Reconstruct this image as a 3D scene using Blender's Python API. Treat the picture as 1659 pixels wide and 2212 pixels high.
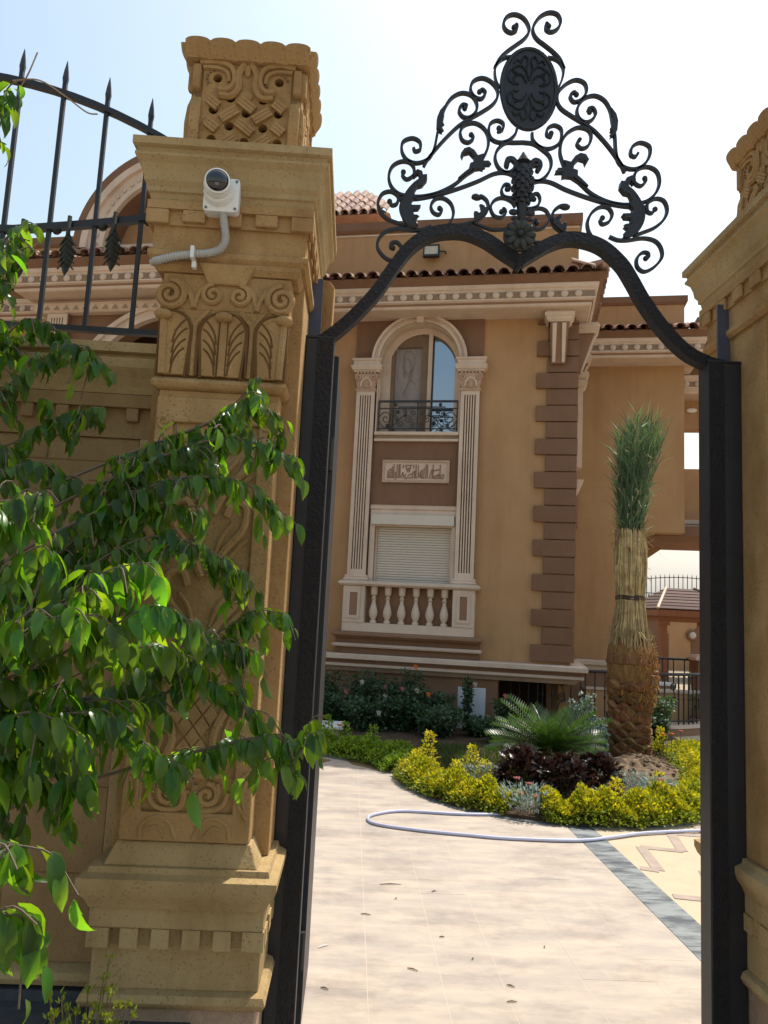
import bpy, bmesh, math, random
from mathutils import Vector, Matrix
from mathutils.geometry import tessellate_polygon

for o in list(bpy.data.objects):
    bpy.data.objects.remove(o)
random.seed(11)
R = math.radians
PI = math.pi
sc = bpy.context.scene
col = sc.collection

# ------------------------------------------------------------------ camera
CAM_Z, PITCH, ROLL, YAW = 1.5, R(7.4), R(2.8), R(2.05)
fwd = Vector((math.sin(YAW) * math.cos(PITCH), math.cos(YAW) * math.cos(PITCH), math.sin(PITCH)))
rgt = Vector((math.cos(YAW), -math.sin(YAW), 0))
upv = rgt.cross(fwd)
cr = rgt * math.cos(ROLL) + upv * math.sin(ROLL)
cu = upv * math.cos(ROLL) - rgt * math.sin(ROLL)
cd = bpy.data.cameras.new('camera')
cam = bpy.data.objects.new('camera', cd)
col.objects.link(cam)
cam.matrix_world = Matrix(((cr.x, cu.x, -fwd.x, 0), (cr.y, cu.y, -fwd.y, 0), (cr.z, cu.z, -fwd.z, CAM_Z), (0, 0, 0, 1)))
cd.sensor_fit = 'VERTICAL'
cd.sensor_height = 36
cd.lens = 36 * 1663 / 2212
cd.clip_start = 0.05
cd.clip_end = 1000
sc.camera = cam
sc.render.resolution_x, sc.render.resolution_y = 768, 1024

# ------------------------------------------------------------------ sky and sun
SUN_EL, SUN_AZ = R(63), R(45)          # azimuth measured from +Y towards +X
w = bpy.data.worlds.new('World')
sc.world = w
w.use_nodes = True
wn = w.node_tree
wn.nodes.clear()
wo = wn.nodes.new('ShaderNodeOutputWorld')
bg = wn.nodes.new('ShaderNodeBackground')
sky = wn.nodes.new('ShaderNodeTexSky')
sky.sky_type = 'NISHITA'
sky.sun_disc = False
sky.sun_elevation = SUN_EL
sky.sun_rotation = SUN_AZ
sky.air_density = 2.1
sky.dust_density = 3.2
sky.ozone_density = 0.4
bg.inputs['Strength'].default_value = 0.15
wtc = wn.nodes.new('ShaderNodeTexCoord'); wsx = wn.nodes.new('ShaderNodeSeparateXYZ')
wn.links.new(wtc.outputs['Generated'], wsx.inputs[0])
wmr = wn.nodes.new('ShaderNodeMapRange')
wmr.inputs['From Min'].default_value = 0.0; wmr.inputs['From Max'].default_value = 0.3
wmr.inputs['To Min'].default_value = 0.12; wmr.inputs['To Max'].default_value = 1.0
wn.links.new(wsx.outputs['Z'], wmr.inputs['Value'])
whs = wn.nodes.new('ShaderNodeHueSaturation')
wn.links.new(wmr.outputs[0], whs.inputs['Saturation'])
wn.links.new(sky.outputs[0], whs.inputs['Color'])
wn.links.new(whs.outputs[0], bg.inputs[0])
wn.links.new(bg.outputs[0], wo.inputs[0])

sl = bpy.data.lights.new('sun', 'SUN')
sl.energy = 4.2
sl.angle = R(0.53)
sl.color = (1.0, 0.95, 0.86)
sun = bpy.data.objects.new('sun', sl)
col.objects.link(sun)
sd = Vector((math.sin(SUN_AZ) * math.cos(SUN_EL), math.cos(SUN_AZ) * math.cos(SUN_EL), math.sin(SUN_EL)))
sun.rotation_euler = sd.to_track_quat('Z', 'Y').to_euler()
sun.location = (6, 6, 14)

vs = sc.view_settings
vs.view_transform = 'Standard'
vs.look = 'None'
vs.exposure = 0.32
vs.gamma = 1
vs.use_curve_mapping = False
sc.render.engine = 'CYCLES'

# ------------------------------------------------------------------ materials
def lin(h):
    return tuple((c / 12.92 if c <= 0.04045 else ((c + 0.055) / 1.055) ** 2.4) for c in h)

def mat(name, base, rough=0.8, var=0.25, scale=6.0, dark=None, bump=0.0, bscale=60.0, spec=0.3,
        speck=0.0, speck_scale=90.0, speck_col=(0.1, 0.06, 0.03), metallic=0.0, island=0.0, trans=0.0,
        trans_col=None, coat=0.0, stretch=None, objrand=0.0, con=(0.3, 0.7), stain=0.0, stain_scale=1.3, stain_stretch=(1, 1, 0.35), stain_col=(0.45, 0.38, 0.3)):
    m = bpy.data.materials.new(name)
    m.use_nodes = True
    nt = m.node_tree
    N, L = nt.nodes, nt.links
    N.clear()
    out = N.new('ShaderNodeOutputMaterial')
    bs = N.new('ShaderNodeBsdfPrincipled')
    L.new(bs.outputs[0], out.inputs[0])
    bs.inputs['Roughness'].default_value = rough
    bs.inputs['Specular IOR Level'].default_value = spec
    bs.inputs['Metallic'].default_value = metallic
    bs.inputs['Coat Weight'].default_value = coat
    tc = N.new('ShaderNodeTexCoord')
    vec = tc.outputs['Object']
    if stretch:
        mp = N.new('ShaderNodeMapping')
        mp.inputs['Scale'].default_value = stretch
        L.new(vec, mp.inputs[0])
        vec = mp.outputs[0]
    no = N.new('ShaderNodeTexNoise')
    no.inputs['Scale'].default_value = scale
    no.inputs['Detail'].default_value = 6
    no.inputs['Roughness'].default_value = 0.65
    L.new(vec, no.inputs['Vector'])
    mr = N.new('ShaderNodeMapRange')
    mr.inputs['From Min'].default_value = con[0]
    mr.inputs['From Max'].default_value = con[1]
    L.new(no.outputs['Fac'], mr.inputs['Value'])
    mx = N.new('ShaderNodeMix')
    mx.data_type = 'RGBA'
    if dark is None:
        dark = tuple(c * (1 - var) for c in base)
    mx.inputs['A'].default_value = (*dark, 1)
    mx.inputs['B'].default_value = (*base, 1)
    L.new(mr.outputs[0], mx.inputs['Factor'])
    c = mx.outputs['Result']
    if stain > 0:
        mp2 = N.new('ShaderNodeMapping')
        mp2.inputs['Scale'].default_value = stain_stretch
        L.new(tc.outputs['Object'], mp2.inputs[0])
        n3 = N.new('ShaderNodeTexNoise')
        n3.inputs['Scale'].default_value = stain_scale
        n3.inputs['Detail'].default_value = 8
        n3.inputs['Roughness'].default_value = 0.7
        L.new(mp2.outputs[0], n3.inputs['Vector'])
        r4 = N.new('ShaderNodeMapRange')
        r4.inputs['From Min'].default_value = 0.48
        r4.inputs['From Max'].default_value = 0.72
        r4.inputs['To Max'].default_value = stain
        L.new(n3.outputs['Fac'], r4.inputs['Value'])
        mx3 = N.new('ShaderNodeMix'); mx3.data_type = 'RGBA'; mx3.blend_type = 'MULTIPLY'
        L.new(r4.outputs[0], mx3.inputs['Factor'])
        L.new(c, mx3.inputs['A'])
        mx3.inputs['B'].default_value = (*stain_col, 1)
        c = mx3.outputs['Result']
    if speck > 0:
        vo = N.new('ShaderNodeTexVoronoi')
        vo.inputs['Scale'].default_value = speck_scale
        L.new(tc.outputs['Object'], vo.inputs['Vector'])
        n2 = N.new('ShaderNodeTexNoise')
        n2.inputs['Scale'].default_value = speck_scale * 0.12
        L.new(tc.outputs['Object'], n2.inputs['Vector'])
        m1 = N.new('ShaderNodeMath'); m1.operation = 'MULTIPLY'
        m1.inputs[1].default_value = 0.42
        L.new(n2.outputs['Fac'], m1.inputs[0])
        lt = N.new('ShaderNodeMath'); lt.operation = 'LESS_THAN'
        L.new(vo.outputs['Distance'], lt.inputs[0])
        L.new(m1.outputs[0], lt.inputs[1])
        m2 = N.new('ShaderNodeMath'); m2.operation = 'MULTIPLY'
        m2.inputs[1].default_value = speck
        L.new(lt.outputs[0], m2.inputs[0])
        mx2 = N.new('ShaderNodeMix'); mx2.data_type = 'RGBA'
        L.new(m2.outputs[0], mx2.inputs['Factor'])
        L.new(c, mx2.inputs['A'])
        mx2.inputs['B'].default_value = (*speck_col, 1)
        c = mx2.outputs['Result']
    if island > 0 or objrand > 0:
        if island > 0:
            g = N.new('ShaderNodeNewGeometry'); src = g.outputs['Random Per Island']; amt = island
        else:
            g = N.new('ShaderNodeObjectInfo'); src = g.outputs['Random']; amt = objrand
        r2 = N.new('ShaderNodeMapRange')
        r2.inputs['To Min'].default_value = 1 - amt
        r2.inputs['To Max'].default_value = 1 + amt
        L.new(src, r2.inputs['Value'])
        hs = N.new('ShaderNodeHueSaturation')
        L.new(r2.outputs[0], hs.inputs['Value'])
        L.new(c, hs.inputs['Color'])
        r3 = N.new('ShaderNodeMapRange')
        r3.inputs['To Min'].default_value = 0.5 - amt * 0.05
        r3.inputs['To Max'].default_value = 0.5 + amt * 0.05
        mm = N.new('ShaderNodeMath'); mm.operation = 'FRACT'
        m7 = N.new('ShaderNodeMath'); m7.operation = 'MULTIPLY'; m7.inputs[1].default_value = 7.13
        L.new(src, m7.inputs[0]); L.new(m7.outputs[0], mm.inputs[0]); L.new(mm.outputs[0], r3.inputs['Value'])
        L.new(r3.outputs[0], hs.inputs['Hue'])
        c = hs.outputs['Color']
    L.new(c, bs.inputs['Base Color'])
    if bump > 0:
        nb = N.new('ShaderNodeTexNoise')
        nb.inputs['Scale'].default_value = bscale
        nb.inputs['Detail'].default_value = 5
        nb.inputs['Roughness'].default_value = 0.7
        L.new(vec, nb.inputs['Vector'])
        b = N.new('ShaderNodeBump')
        b.inputs['Strength'].default_value = bump
        b.inputs['Distance'].default_value = 0.02
        L.new(nb.outputs['Fac'], b.inputs['Height'])
        L.new(b.outputs[0], bs.inputs['Normal'])
    if trans > 0:
        tr = N.new('ShaderNodeBsdfTranslucent')
        hs2 = N.new('ShaderNodeMix'); hs2.data_type = 'RGBA'; hs2.blend_type = 'MULTIPLY'
        hs2.inputs['Factor'].default_value = 1
        L.new(c, hs2.inputs['A'])
        hs2.inputs['B'].default_value = (*(trans_col or (2.2, 2.4, 0.7)), 1)
        hs2.clamp_result = False
        L.new(hs2.outputs['Result'], tr.inputs['Color'])
        ms = N.new('ShaderNodeMixShader')
        ms.inputs[0].default_value = trans
        L.new(bs.outputs[0], ms.inputs[1])
        L.new(tr.outputs[0], ms.inputs[2])
        L.new(ms.outputs[0], out.inputs[0])
    return m

M = {}
M['stone'] = mat('sandstone', (0.48, 0.31, 0.14), 0.85, dark=(0.35, 0.205, 0.08), scale=5, bump=0.45, stain=0.6, stain_scale=4, bscale=90,
                 speck=0.55, speck_scale=75, speck_col=(0.2, 0.12, 0.05), spec=0.2)
M['stone_pale'] = mat('sandstone_pale', (0.47, 0.345, 0.175), 0.85, dark=(0.37, 0.255, 0.115), scale=4, bump=0.4, stain=0.55, stain_scale=4, bscale=90,
                      speck=0.55, speck_scale=75, speck_col=(0.22, 0.14, 0.06), spec=0.2)
M['stone_wall'] = mat('sandstone_wall', (0.40, 0.265, 0.13), 0.85, dark=(0.29, 0.185, 0.085), scale=4, bump=0.4, stain=0.5, stain_scale=3, bscale=90,
                      speck=0.4, speck_scale=75, speck_col=(0.2, 0.13, 0.06), spec=0.2)
M['stone_pink'] = mat('speckled_stone', (0.40, 0.29, 0.2), 0.8, dark=(0.3, 0.2, 0.14), scale=60, bump=0.2, speck=0.5, speck_scale=110)
M['granite'] = mat('grey_granite', (0.075, 0.085, 0.095), 0.45, dark=(0.045, 0.05, 0.058), scale=30, bump=0.05, spec=0.4)
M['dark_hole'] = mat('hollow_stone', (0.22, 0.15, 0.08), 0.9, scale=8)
M['stucco'] = mat('ochre_stucco', (0.465, 0.285, 0.148), 0.9, dark=(0.405, 0.24, 0.118), scale=1.6, stain=0.28, stain_scale=2.2, stain_stretch=(1.6, 1.6, 0.22), bump=0.25, bscale=140, spec=0.15)
M['stucco_brown'] = mat('brown_stucco', (0.228, 0.132, 0.083), 0.9, dark=(0.195, 0.108, 0.067), scale=2, stain=0.3, stain_scale=3, bump=0.25, bscale=140, spec=0.15)
M['stucco_mauve'] = mat('plinth_stucco', (0.30, 0.18, 0.115), 0.9, dark=(0.25, 0.145, 0.09), scale=1.5, stain=0.3, stain_scale=2.5, bump=0.25, bscale=140, spec=0.15)
M['cream'] = mat('cream_trim', (0.66, 0.53, 0.425), 0.8, dark=(0.56, 0.44, 0.345), scale=3, stain=0.3, stain_scale=3, bump=0.1, bscale=120, spec=0.2)
M['cream_pink'] = mat('pink_tinted_trim', (0.52, 0.38, 0.28), 0.8, dark=(0.42, 0.27, 0.19), scale=25, bump=0.1, spec=0.2)
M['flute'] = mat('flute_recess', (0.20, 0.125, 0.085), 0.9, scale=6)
M['groove_shade'] = mat('painted_groove_shade', (0.155, 0.078, 0.026), 0.95, scale=20)  # dark brown that paints in the shade of incised grooves
M['frieze'] = mat('frieze_ground', (0.31, 0.225, 0.16), 0.85, dark=(0.25, 0.175, 0.12), scale=16)
M['groove'] = mat('trim_recess', (0.36, 0.27, 0.19), 0.85, scale=6)
M['tile'] = mat('clay_roof_tile', (0.38, 0.235, 0.175), 0.75, dark=(0.28, 0.16, 0.115), scale=8, objrand=0.25, bump=0.15, spec=0.25)
M['soil'] = mat('garden_soil', (0.10, 0.065, 0.04), 0.95, dark=(0.055, 0.035, 0.02), scale=14, bump=0.8, bscale=45)
M['mound'] = mat('dry_soil', (0.25, 0.175, 0.11), 0.95, dark=(0.15, 0.1, 0.06), scale=18, bump=0.9, bscale=45)
M['iron'] = mat('black_iron', (0.018, 0.019, 0.024), 0.48, dark=(0.011, 0.011, 0.013), scale=14, spec=0.5, bump=0.05, bscale=200)
M['iron_hammered'] = mat('hammered_iron', (0.022, 0.022, 0.024), 0.4, dark=(0.011, 0.011, 0.013), scale=20, spec=0.55, bump=1.6, bscale=70)
M['iron_leaf'] = mat('weathered_iron', (0.05, 0.06, 0.045), 0.6, dark=(0.02, 0.022, 0.02), scale=40, spec=0.4, bump=0.3, bscale=120)
M['iron_strip'] = mat('painted_iron_strip', (0.07, 0.085, 0.13), 0.45, scale=10, spec=0.5)
M['white_plastic'] = mat('white_plastic', (0.78, 0.78, 0.75), 0.4, var=0.05, spec=0.5)
M['grey_plastic'] = mat('grey_conduit', (0.46, 0.45, 0.42), 0.55, var=0.12, spec=0.4)
M['black_gloss'] = mat('black_lens', (0.006, 0.006, 0.007), 0.08, spec=0.6, coat=0.6)
M['screw'] = mat('screw_metal', (0.2, 0.19, 0.18), 0.4, metallic=0.7)
M['concrete'] = mat('pale_stamped_concrete', (0.455, 0.378, 0.305), 0.75, dark=(0.36, 0.31, 0.265), scale=4.5, con=(0.4, 0.62), stain=0.85, stain_scale=2.2, stain_stretch=(0.8, 1.3, 1), stain_col=(0.55, 0.54, 0.56), bump=0.12, bscale=40, spec=0.25,
                    stretch=(0.55, 1.6, 1))
M['joint'] = mat('joint_filler', (0.50, 0.415, 0.33), 0.9, scale=10, var=0.1)
M['cream_paving'] = mat('cream_concrete', (0.50, 0.41, 0.285), 0.8, dark=(0.43, 0.35, 0.245), scale=2, stain=0.35, stain_scale=2, bump=0.1, bscale=60, spec=0.2)
M['mauve_inlay'] = mat('mauve_inlay', (0.38, 0.30, 0.25), 0.8, dark=(0.29, 0.23, 0.19), scale=10, spec=0.2)
M['slate'] = mat('slate_strip', (0.22, 0.235, 0.235), 0.6, dark=(0.055, 0.065, 0.075), scale=6, con=(0.38, 0.58), bump=0.15, bscale=40, stretch=(0.7, 2.2, 1), spec=0.35)
M['ground'] = mat('sandy_ground', (0.36, 0.28, 0.19), 0.95, dark=(0.28, 0.21, 0.14), scale=0.5, bump=0.3, bscale=20)
M['street'] = mat('street_paving', (0.26, 0.24, 0.22), 0.85, dark=(0.2, 0.18, 0.165), scale=3, bump=0.2)
M['wet'] = mat('wet_film', (0.24, 0.165, 0.085), 0.35, dark=(0.15, 0.1, 0.05), scale=6, spec=0.5)
M['marble'] = mat('white_marble', (0.80, 0.78, 0.74), 0.4, var=0.08, scale=4)
M['rust_slab'] = mat('pink_stone', (0.42, 0.31, 0.26), 0.7, scale=5)
M['ficus'] = mat('ficus_leaf', (0.07, 0.155, 0.02), 0.3, dark=(0.035, 0.09, 0.013), scale=3.0, spec=0.5, objrand=0.5, trans=0.55, trans_col=(5.6, 4.4, 0.8))
M['ficus_far'] = mat('ficus_foliage', (0.06, 0.135, 0.02), 0.3, dark=(0.03, 0.08, 0.013), scale=3.0, spec=0.5, island=0.45, trans=0.52, trans_col=(5.6, 4.2, 0.8))
M['bark'] = mat('grey_bark', (0.17, 0.13, 0.09), 0.9, scale=20, bump=0.4)
M['twig'] = mat('green_twig', (0.15, 0.12, 0.05), 0.8, scale=20)
M['drytwig'] = mat('dry_twig', (0.30, 0.22, 0.13), 0.9, scale=20)
M['golden'] = mat('golden_leaf', (0.60, 0.52, 0.025), 0.5, dark=(0.42, 0.42, 0.02), scale=9, spec=0.3, island=0.35, trans=0.35, trans_col=(1.4, 1.3, 0.5))
M['hedge_green'] = mat('green_hedge_leaf', (0.26, 0.29, 0.025), 0.5, dark=(0.14, 0.19, 0.018), scale=9, spec=0.3, island=0.4, trans=0.3, trans_col=(1.8, 1.8, 0.5))
M['hedge_shade'] = mat('fresh_hedge_leaf', (0.24, 0.34, 0.035), 0.5, dark=(0.15, 0.25, 0.025), scale=9, spec=0.3, island=0.35, trans=0.3, trans_col=(1.6, 1.6, 0.5))
M['rose'] = mat('rose_leaf', (0.062, 0.115, 0.06), 0.45, dark=(0.035, 0.075, 0.038), scale=12, spec=0.35, island=0.4, trans=0.2)
M['purple'] = mat('purple_leaf', (0.050, 0.026, 0.018), 0.35, dark=(0.024, 0.016, 0.012), scale=9, spec=0.5, island=0.5, trans=0.15, trans_col=(2, 1, 1))
M['silver'] = mat('silver_leaf', (0.30, 0.36, 0.33), 0.6, dark=(0.17, 0.24, 0.2), scale=12, spec=0.3, island=0.35, trans=0.2, trans_col=(1.2, 1.3, 1))
M['cycad'] = mat('cycad_leaflet', (0.062, 0.115, 0.030), 0.36, dark=(0.032, 0.07, 0.02), scale=4, spec=0.45, island=0.45, trans=0.22, trans_col=(2.0, 2.2, 0.6))
M['palm_leaf'] = mat('palm_leaflet', (0.135, 0.20, 0.115), 0.42, dark=(0.055, 0.11, 0.055), scale=3, spec=0.4, island=0.45, trans=0.25, trans_col=(1.8, 1.9, 0.9))
M['straw'] = mat('dry_straw', (0.48, 0.37, 0.19), 0.75, dark=(0.27, 0.19, 0.085), scale=9, spec=0.3, island=0.5)
M['boot'] = mat('palm_boot', (0.33, 0.17, 0.07), 0.9, dark=(0.12, 0.056, 0.022), scale=10, bump=0.8, bscale=40, stretch=(3, 3, 0.6), objrand=0.35)
M['fibre'] = mat('palm_fibre', (0.36, 0.18, 0.05), 0.9, dark=(0.2, 0.09, 0.025), scale=20, island=0.4)
M['rope'] = mat('dark_rope', (0.06, 0.04, 0.03), 0.9)
M['flower_orange'] = mat('orange_petal', (0.72, 0.16, 0.03), 0.6, trans=0.2, trans_col=(1, 1, 1))
M['flower_pink'] = mat('pink_petal', (0.50, 0.17, 0.15), 0.6, trans=0.2, trans_col=(1, 1, 1))
M['flower_white'] = mat('pale_petal', (0.5, 0.44, 0.38), 0.6, trans=0.2, trans_col=(1, 1, 1))
M['hose'] = mat('pale_hose', (0.46, 0.48, 0.63), 0.4, var=0.1, spec=0.5)
M['board'] = mat('white_board', (0.62, 0.64, 0.68), 0.6, var=0.15, scale=5)
M['curtain'] = mat('net_curtain', (0.30, 0.25, 0.22), 0.8, dark=(0.2, 0.16, 0.14), scale=7, stretch=(2.5, 1, 0.7), spec=0.5, coat=0.5)
M['window_brown'] = mat('brown_sash', (0.20, 0.125, 0.07), 0.5, spec=0.4)
M['glass'] = mat('reflective_glass', (0.30, 0.36, 0.44), 0.03, var=0.02, spec=0.5, metallic=0.85)
M['dark_wood'] = mat('dark_door', (0.06, 0.032, 0.022), 0.6, scale=5)
M['shutter'] = mat('shutter_slat', (0.60, 0.54, 0.46), 0.55, var=0.06, spec=0.4)
M['wood'] = mat('stained_timber', (0.22, 0.085, 0.035), 0.65, scale=12, stretch=(3, 3, 0.5), spec=0.3)
M['shingle'] = mat('roof_shingle', (0.115, 0.07, 0.055), 0.85, scale=10, objrand=0.2)
M['lamp_glass'] = mat('lamp_face', (0.55, 0.52, 0.42), 0.2, spec=0.6)
M['lawn'] = mat('lawn_blades', (0.06, 0.11, 0.02), 0.6, island=0.3, trans=0.2)

# ------------------------------------------------------------------ mesh builder
class MB:
    def __init__(s):
        s.v, s.f = [], []
    def add(s, vs, fs):
        n = len(s.v)
        s.v += [tuple(p) for p in vs]
        s.f += [tuple(i + n for i in f) for f in fs]
        return s
    def box(s, x0, x1, y0, y1, z0, z1):
        return s.add([(x0, y0, z0), (x1, y0, z0), (x1, y1, z0), (x0, y1, z0), (x0, y0, z1), (x1, y0, z1), (x1, y1, z1), (x0, y1, z1)],
                     [(0, 3, 2, 1), (4, 5, 6, 7), (0, 1, 5, 4), (1, 2, 6, 5), (2, 3, 7, 6), (3, 0, 4, 7)])
    def frustum(s, a, b, z0, z1):
        """rects a=(x0,x1,y0,y1) at z0 and b at z1"""
        return s.add([(a[0], a[2], z0), (a[1], a[2], z0), (a[1], a[3], z0), (a[0], a[3], z0),
                      (b[0], b[2], z1), (b[1], b[2], z1), (b[1], b[3], z1), (b[0], b[3], z1)],
                     [(0, 3, 2, 1), (4, 5, 6, 7), (0, 1, 5, 4), (1, 2, 6, 5), (2, 3, 7, 6), (3, 0, 4, 7)])
    def tube(s, pts, r, n=6, caps=True):
        P = [Vector(p) for p in pts]
        k = len(P)
        rs = r if isinstance(r, (list, tuple)) else [r] * k
        T = []
        for i in range(k):
            t = (P[min(i + 1, k - 1)] - P[max(i - 1, 0)])
            T.append(t.normalized() if t.length > 1e-9 else Vector((0, 0, 1)))
        u = T[0].orthogonal().normalized()
        vs, fs = [], []
        for i in range(k):
            u = u - T[i] * u.dot(T[i])
            u = u.normalized() if u.length > 1e-6 else T[i].orthogonal().normalized()
            b = T[i].cross(u)
            for j in range(n):
                a = 2 * PI * j / n
                vs.append(P[i] + (u * math.cos(a) + b * math.sin(a)) * rs[i])
        for i in range(k - 1):
            for j in range(n):
                j2 = (j + 1) % n
                fs.append((i * n + j, i * n + j2, (i + 1) * n + j2, (i + 1) * n + j))
        if caps:
            fs.append(tuple(reversed(range(n))))
            fs.append(tuple((k - 1) * n + j for j in range(n)))
        return s.add(vs, fs)
    def ribbon(s, pts, h, y0, y1, ends=(1, 1)):
        """flat bar following (x,z) points, half thickness h, depth y0..y1"""
        P = [Vector((p[0], p[1])) for p in pts]
        k = len(P)
        vs, fs = [], []
        for i in range(k):
            t = (P[min(i + 1, k - 1)] - P[max(i - 1, 0)])
            t = t.normalized() if t.length > 1e-9 else Vector((1, 0))
            nrm = Vector((-t.y, t.x))
            hh = h
            if i == 0: hh *= ends[0]
            if i == k - 1: hh *= ends[1]
            a, b = P[i] + nrm * hh, P[i] - nrm * hh
            vs += [(a.x, y0, a.y), (b.x, y0, b.y), (b.x, y1, b.y), (a.x, y1, a.y)]
        for i in range(k - 1):
            o, q = i * 4, i * 4 + 4
            for j in range(4):
                j2 = (j + 1) % 4
                fs.append((o + j, q + j, q + j2, o + j2))
        fs.append((0, 1, 2, 3))
        e = (k - 1) * 4
        fs.append((e + 3, e + 2, e + 1, e))
        return s.add(vs, fs)
    def lathe(s, prof, c=(0, 0), n=12, caps=True):
        vs, fs = [], []
        for r, z in prof:
            for j in range(n):
                a = 2 * PI * (j + 0.5) / n
                vs.append((c[0] + r * math.cos(a), c[1] + r * math.sin(a), z))
        for i in range(len(prof) - 1):
            for j in range(n):
                j2 = (j + 1) % n
                fs.append((i * n + j, i * n + j2, (i + 1) * n + j2, (i + 1) * n + j))
        if caps:
            fs.append(tuple(reversed(range(n))))
            fs.append(tuple((len(prof) - 1) * n + j for j in range(n)))
        return s.add(vs, fs)
    def mould(s, prof, path, closed=False):
        """sweep closed section prof[(out,z)] along plan path; outward is to the right of travel"""
        P = [Vector(p) for p in path]
        k, n = len(P), len(prof)
        vs, fs = [], []
        for i in range(k):
            if closed:
                d0 = (P[i] - P[i - 1]).normalized(); d1 = (P[(i + 1) % k] - P[i]).normalized()
            else:
                d1 = (P[min(i + 1, k - 1)] - P[min(i, k - 2)]).normalized()
                d0 = (P[max(i, 1)] - P[max(i - 1, 0)]).normalized()
            n0 = Vector((d0.y, -d0.x)); n1 = Vector((d1.y, -d1.x))
            m = (n0 + n1)
            m = m / max(0.2, (1 + n0.dot(n1)))
            for o, z in prof:
                vs.append((P[i].x + m.x * o, P[i].y + m.y * o, z))
        for i in range(k if closed else k - 1):
            a, b = i * n, ((i + 1) % k) * n
            for j in range(n):
                j2 = (j + 1) % n
                fs.append((a + j, b + j, b + j2, a + j2))
        if not closed:
            fs.append(tuple(range(n)))
            fs.append(tuple((k - 1) * n + j for j in reversed(range(n))))
        return s.add(vs, fs)
    def prism(s, poly, y0, y1, holes=()):
        """polygon (x,z) extruded from y0 to y1, optional holes"""
        loops = [list(poly)] + [list(h) for h in holes]
        flat = [p for l in loops for p in l]
        n = len(flat)
        tris = tessellate_polygon([[Vector((p[0], p[1], 0)) for p in l] for l in loops])
        vs = [(p[0], y0, p[1]) for p in flat] + [(p[0], y1, p[1]) for p in flat]
        fs = []
        for t in tris:
            fs.append(tuple(t)); fs.append(tuple(i + n for i in reversed(t)))
        o = 0
        for l in loops:
            m = len(l)
            for i in range(m):
                a, b = o + i, o + (i + 1) % m
                fs.append((a, b, b + n, a + n))
            o += m
        return s.add(vs, fs)
    def arch(s, cx, cz, r0, r1, y0, y1, a0=0.0, a1=PI, n=24):
        vs, fs = [], []
        for i in range(n + 1):
            a = a0 + (a1 - a0) * i / n
            c, q = math.cos(a), math.sin(a)
            vs += [(cx + r0 * c, y0, cz + r0 * q), (cx + r1 * c, y0, cz + r1 * q), (cx + r1 * c, y1, cz + r1 * q), (cx + r0 * c, y1, cz + r0 * q)]
        for i in range(n):
            o, q = i * 4, i * 4 + 4
            for j in range(4):
                j2 = (j + 1) % 4
                fs.append((o + j, q + j, q + j2, o + j2))
        fs.append((0, 1, 2, 3)); e = n * 4
        fs.append((e + 3, e + 2, e + 1, e))
        return s.add(vs, fs)
    def ball(s, c, r, n=10, m=7, sq=(1, 1, 1)):
        prof = [(math.sin(PI * i / m) * r + 1e-4, -math.cos(PI * i / m) * r) for i in range(m + 1)]
        k = len(s.v)
        s.lathe(prof, (0, 0), n)
        for i in range(k, len(s.v)):
            x, y, z = s.v[i]
            s.v[i] = (c[0] + x * sq[0], c[1] + y * sq[1], c[2] + z * sq[2])
        return s
    def xf(s, mtx, start=0):
        for i in range(start, len(s.v)):
            s.v[i] = tuple(mtx @ Vector(s.v[i]))
        return s
    def mesh(s, name, mt, smooth=False):
        me = bpy.data.meshes.new(name)
        me.from_pydata(s.v, [], s.f)
        me.materials.append(mt)
        bm = bmesh.new(); bm.from_mesh(me)
        if len(s.f) < 20000:
            bmesh.ops.recalc_face_normals(bm, faces=bm.faces)
        bm.to_mesh(me); bm.free()
        if smooth:
            me.polygons.foreach_set('use_smooth', [True] * len(me.polygons))
            me.set_sharp_from_angle(angle=R(42))
        me.update()
        return me

def put(name, me, parent=None, loc=None, rot=None):
    o = bpy.data.objects.new(name, me)
    col.objects.link(o)
    if parent is not None: o.parent = parent
    if loc is not None: o.location = loc
    if rot is not None: o.rotation_euler = rot
    return o

def bevel(o, wd=0.004, seg=2):
    b = o.modifiers.new('bevel', 'BEVEL')
    b.width = wd; b.segments = seg; b.limit_method = 'ANGLE'; b.angle_limit = R(40)
    b.harden_normals = False
    return o

def part(name, mb, mt, parent, smooth=False, bev=0, label=None, kind=None, loc=None, rot=None):
    o = put(name, mb.mesh(name, mt, smooth), parent, loc, rot)
    if bev: bevel(o, bev)
    if label: o['label'] = label
    if kind: o['kind'] = kind
    return o

def tag(o, label, cat, group=None, kind=None):
    o['label'] = label; o['category'] = cat
    if group: o['group'] = group
    if kind: o['kind'] = kind
    return o

def thing(name, label, cat, loc=(0, 0, 0), rotz=0.0, group=None):
    o = bpy.data.objects.new(name, None)
    col.objects.link(o)
    o.empty_display_size = 0.2
    o.location = loc; o.rotation_euler = (0, 0, rotz)
    return tag(o, label, cat, group)

def single(name, mb, mt, label, cat, smooth=False, bev=0, group=None, kind=None, loc=None, rot=None):
    o = part(name, mb, mt, None, smooth, bev, loc=loc, rot=rot)
    return tag(o, label, cat, group, kind)

def struct(name, mb, mt, parent=None, smooth=False):
    o = part(name, mb, mt, parent, smooth)
    if parent is None: o['kind'] = 'structure'
    return o

def copy_tree(o, parent=None):
    c = o.copy(); col.objects.link(c)
    if parent is not None: c.parent = parent
    for ch in list(o.children):
        copy_tree(ch, c)
    return c

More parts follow.
